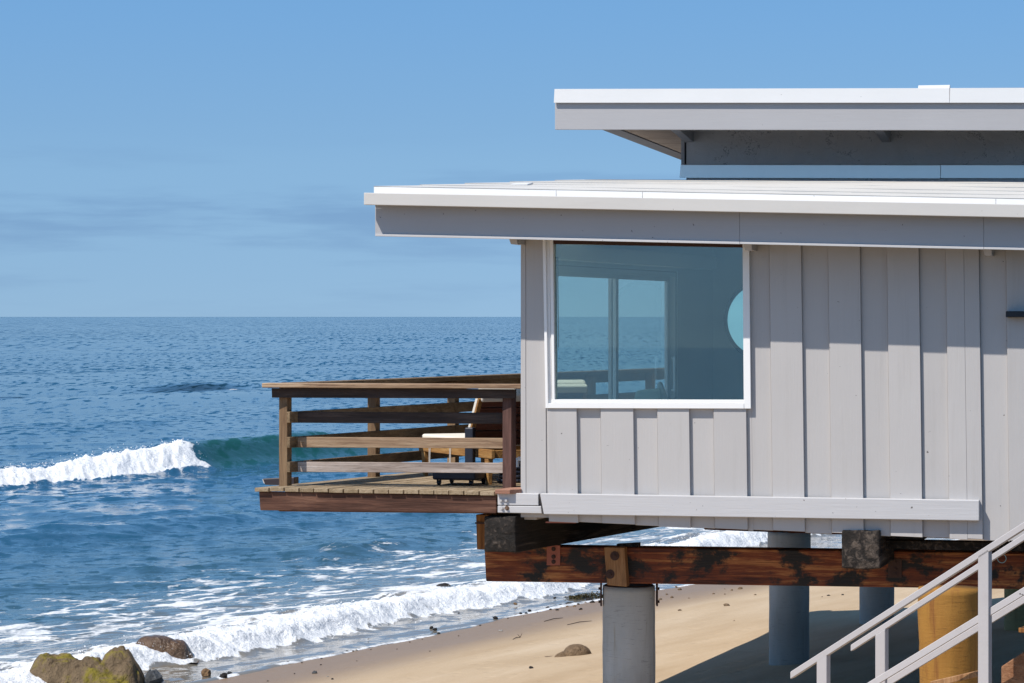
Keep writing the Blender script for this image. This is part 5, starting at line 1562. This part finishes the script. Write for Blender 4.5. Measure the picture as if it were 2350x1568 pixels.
# seaweed heap at the waterline
sp0 = ground_hit(1349, 1375)
M_WEED = stone_mat("olive_seaweed", (0.055, 0.042, 0.012), (0.15, 0.12, 0.035), None, 0.5, 14)
q = MB(); rr = random.Random(5)
for k in range(520):
    t_ = rr.uniform(-1, 1); w_ = 0.36*(1-abs(t_)**2.2)
    x = t_*0.36+rr.gauss(0, 0.03); y = rr.gauss(0, 0.10); hmax = 0.16*(1-abs(t_)**2)*math.exp(-(y/0.14)**2)*(0.65+0.35*t_)
    z = rr.uniform(0, max(0.02, hmax)); a_ = rr.uniform(0, 6.3); l_ = rr.uniform(0.04, 0.11)
    p = Vector((x, y, z)); d = Vector((math.cos(a_)*l_, math.sin(a_)*l_, rr.uniform(-0.03, 0.03))); n_ = Vector((-math.sin(a_), math.cos(a_), 0.4))*rr.uniform(0.005, 0.011)
    m1 = p+d*0.5+Vector((0, 0, 0.02))
    q.add([p-n_, p+n_, m1+n_, p+d, m1-n_], [(0, 1, 2, 4), (4, 2, 3)])
wd_ = q.build("seaweed_heap", M_WEED); wd_.location = (sp0.x, sp0.y+0.1, sp0.z); wd_.rotation_euler = (0, 0, R(12))
tag(wd_, "heap of olive brown seaweed left of the front pile at the waterline", "seaweed")
# twigs
M_TWIG = plain("dark_driftwood", (0.06, 0.04, 0.025), 0.9, nscale=60)
for k, (x0, y0, x1, y1, ar) in enumerate(((525, 993, 658, 968, 1), (690, 1018, 865, 990, 1), (300, 1122, 352, 1108, 1))):
    a_, b_ = [zc(x, y, 1150, 1180, 2.9375) for x, y in ((x0, y0), (x1, y1))]
    p, p2 = ground_hit(*a_), ground_hit(*b_)
    q = MB(); md = (p+p2)/2+Vector((0.0, 0.02, 0.012)); q.tube(p-p, md-p, 0.005, 0.007, n=6); q.tube(md-p, p2-p, 0.007, 0.004, n=6)
    if k == 2: q.tube(p2-p, p2-p+Vector((0.03, 0, 0.06)), 0.006, 0.003, n=6); q.tube(p2-p, p2-p+Vector((-0.04, 0, 0.05)), 0.006, 0.003, n=6)
    o = q.build("driftwood_twig", M_TWIG); o.location = p+Vector((0, 0, 0.006))
    tag(o, ("thin dark twig lying on the sand, nearer the stones", "thin dark twig on the sand, nearer the front pile", "forked bit of driftwood standing up from the sand")[k], "twig")

# ------------------------------------------------------------------ spray thrown up by the breaker and the bore
M_SPRAY = plain("white_spray", (0.9, 0.9, 0.9), 0.9, spec=0.1)
q = MB(); rr = random.Random(3)
def drop(p, r_):
    d = [Vector((rr.gauss(0, 1), rr.gauss(0, 1), rr.gauss(0, 1))).normalized()*r_ for _ in range(4)]
    q.add([p+x for x in d], [(0, 1, 2), (0, 2, 3), (0, 3, 1), (1, 3, 2)])
def zsea(u, s):
    X, Y = xy(np.array([u]), np.array([s]))
    return float(sea_fields(X, Y, np.array([0.2]))[0][0]), float(X[0]), float(Y[0])
NB = 420
ssv = np.array([rr.uniform(68, 88.3) for _ in range(NB)]); uuv = np.array([57.9+rr.gauss(-0.3, 0.8) for _ in range(NB)])
Xv, Yv = xy(uuv, ssv); Zv = sea_fields(Xv, Yv, np.full(NB, 0.3))[0]
for i in range(NB):
    for k in range(3):
        drop(Vector((Xv[i]+rr.gauss(0, 0.15), Yv[i]+rr.gauss(0, 0.15), Zv[i]+abs(rr.gauss(0.0, 0.085)))), rr.uniform(0.010, 0.034))
ss2 = np.array([rr.uniform(36, 74) for _ in range(1500)]); 
ub2 = 25.5 + 0.9*(VN[4].fbm(ss2*0.22+1, 0*ss2+5.2, 3)-0.5) + 1.0*sm(ss2, 48, 60) - 0.3*sm(ss2, 62, 75)
uu2 = ub2+np.array([rr.gauss(-0.05, 0.35) for _ in range(1500)])
Xv, Yv = xy(uu2, ss2); Zv = sea_fields(Xv, Yv, np.full(1500, 0.15))[0]
gate = VN[2].fbm(ss2*0.35, 0*ss2+9, 3)
for i in range(1500):
    kk = 5 if gate[i] > 0.55 else 2
    for k in range(kk):
        drop(Vector((Xv[i]+rr.gauss(0, 0.1), Yv[i]+rr.gauss(0, 0.1), Zv[i]+abs(rr.gauss(0.0, 0.05+0.12*max(0, gate[i]-0.5))))), rr.uniform(0.005, 0.016))
# burst of spray behind the piles
for k in range(2600):
    t_ = rr.gauss(0, 1); s_ = 68+t_*1.3; u_ = 27.3+rr.gauss(0, 0.5)
    X_, Y_ = OX*u_+SX*s_, OY*u_+SY*s_
    drop(Vector((X_, Y_, 0.22+abs(rr.gauss(0, 0.30))*math.exp(-t_*t_/2))), rr.uniform(0.008, 0.03))
spo = q.build("sea_spray", M_SPRAY); tag(spo, "white droplets of spray above the breaking wave and the surf", None, None, "stuff")
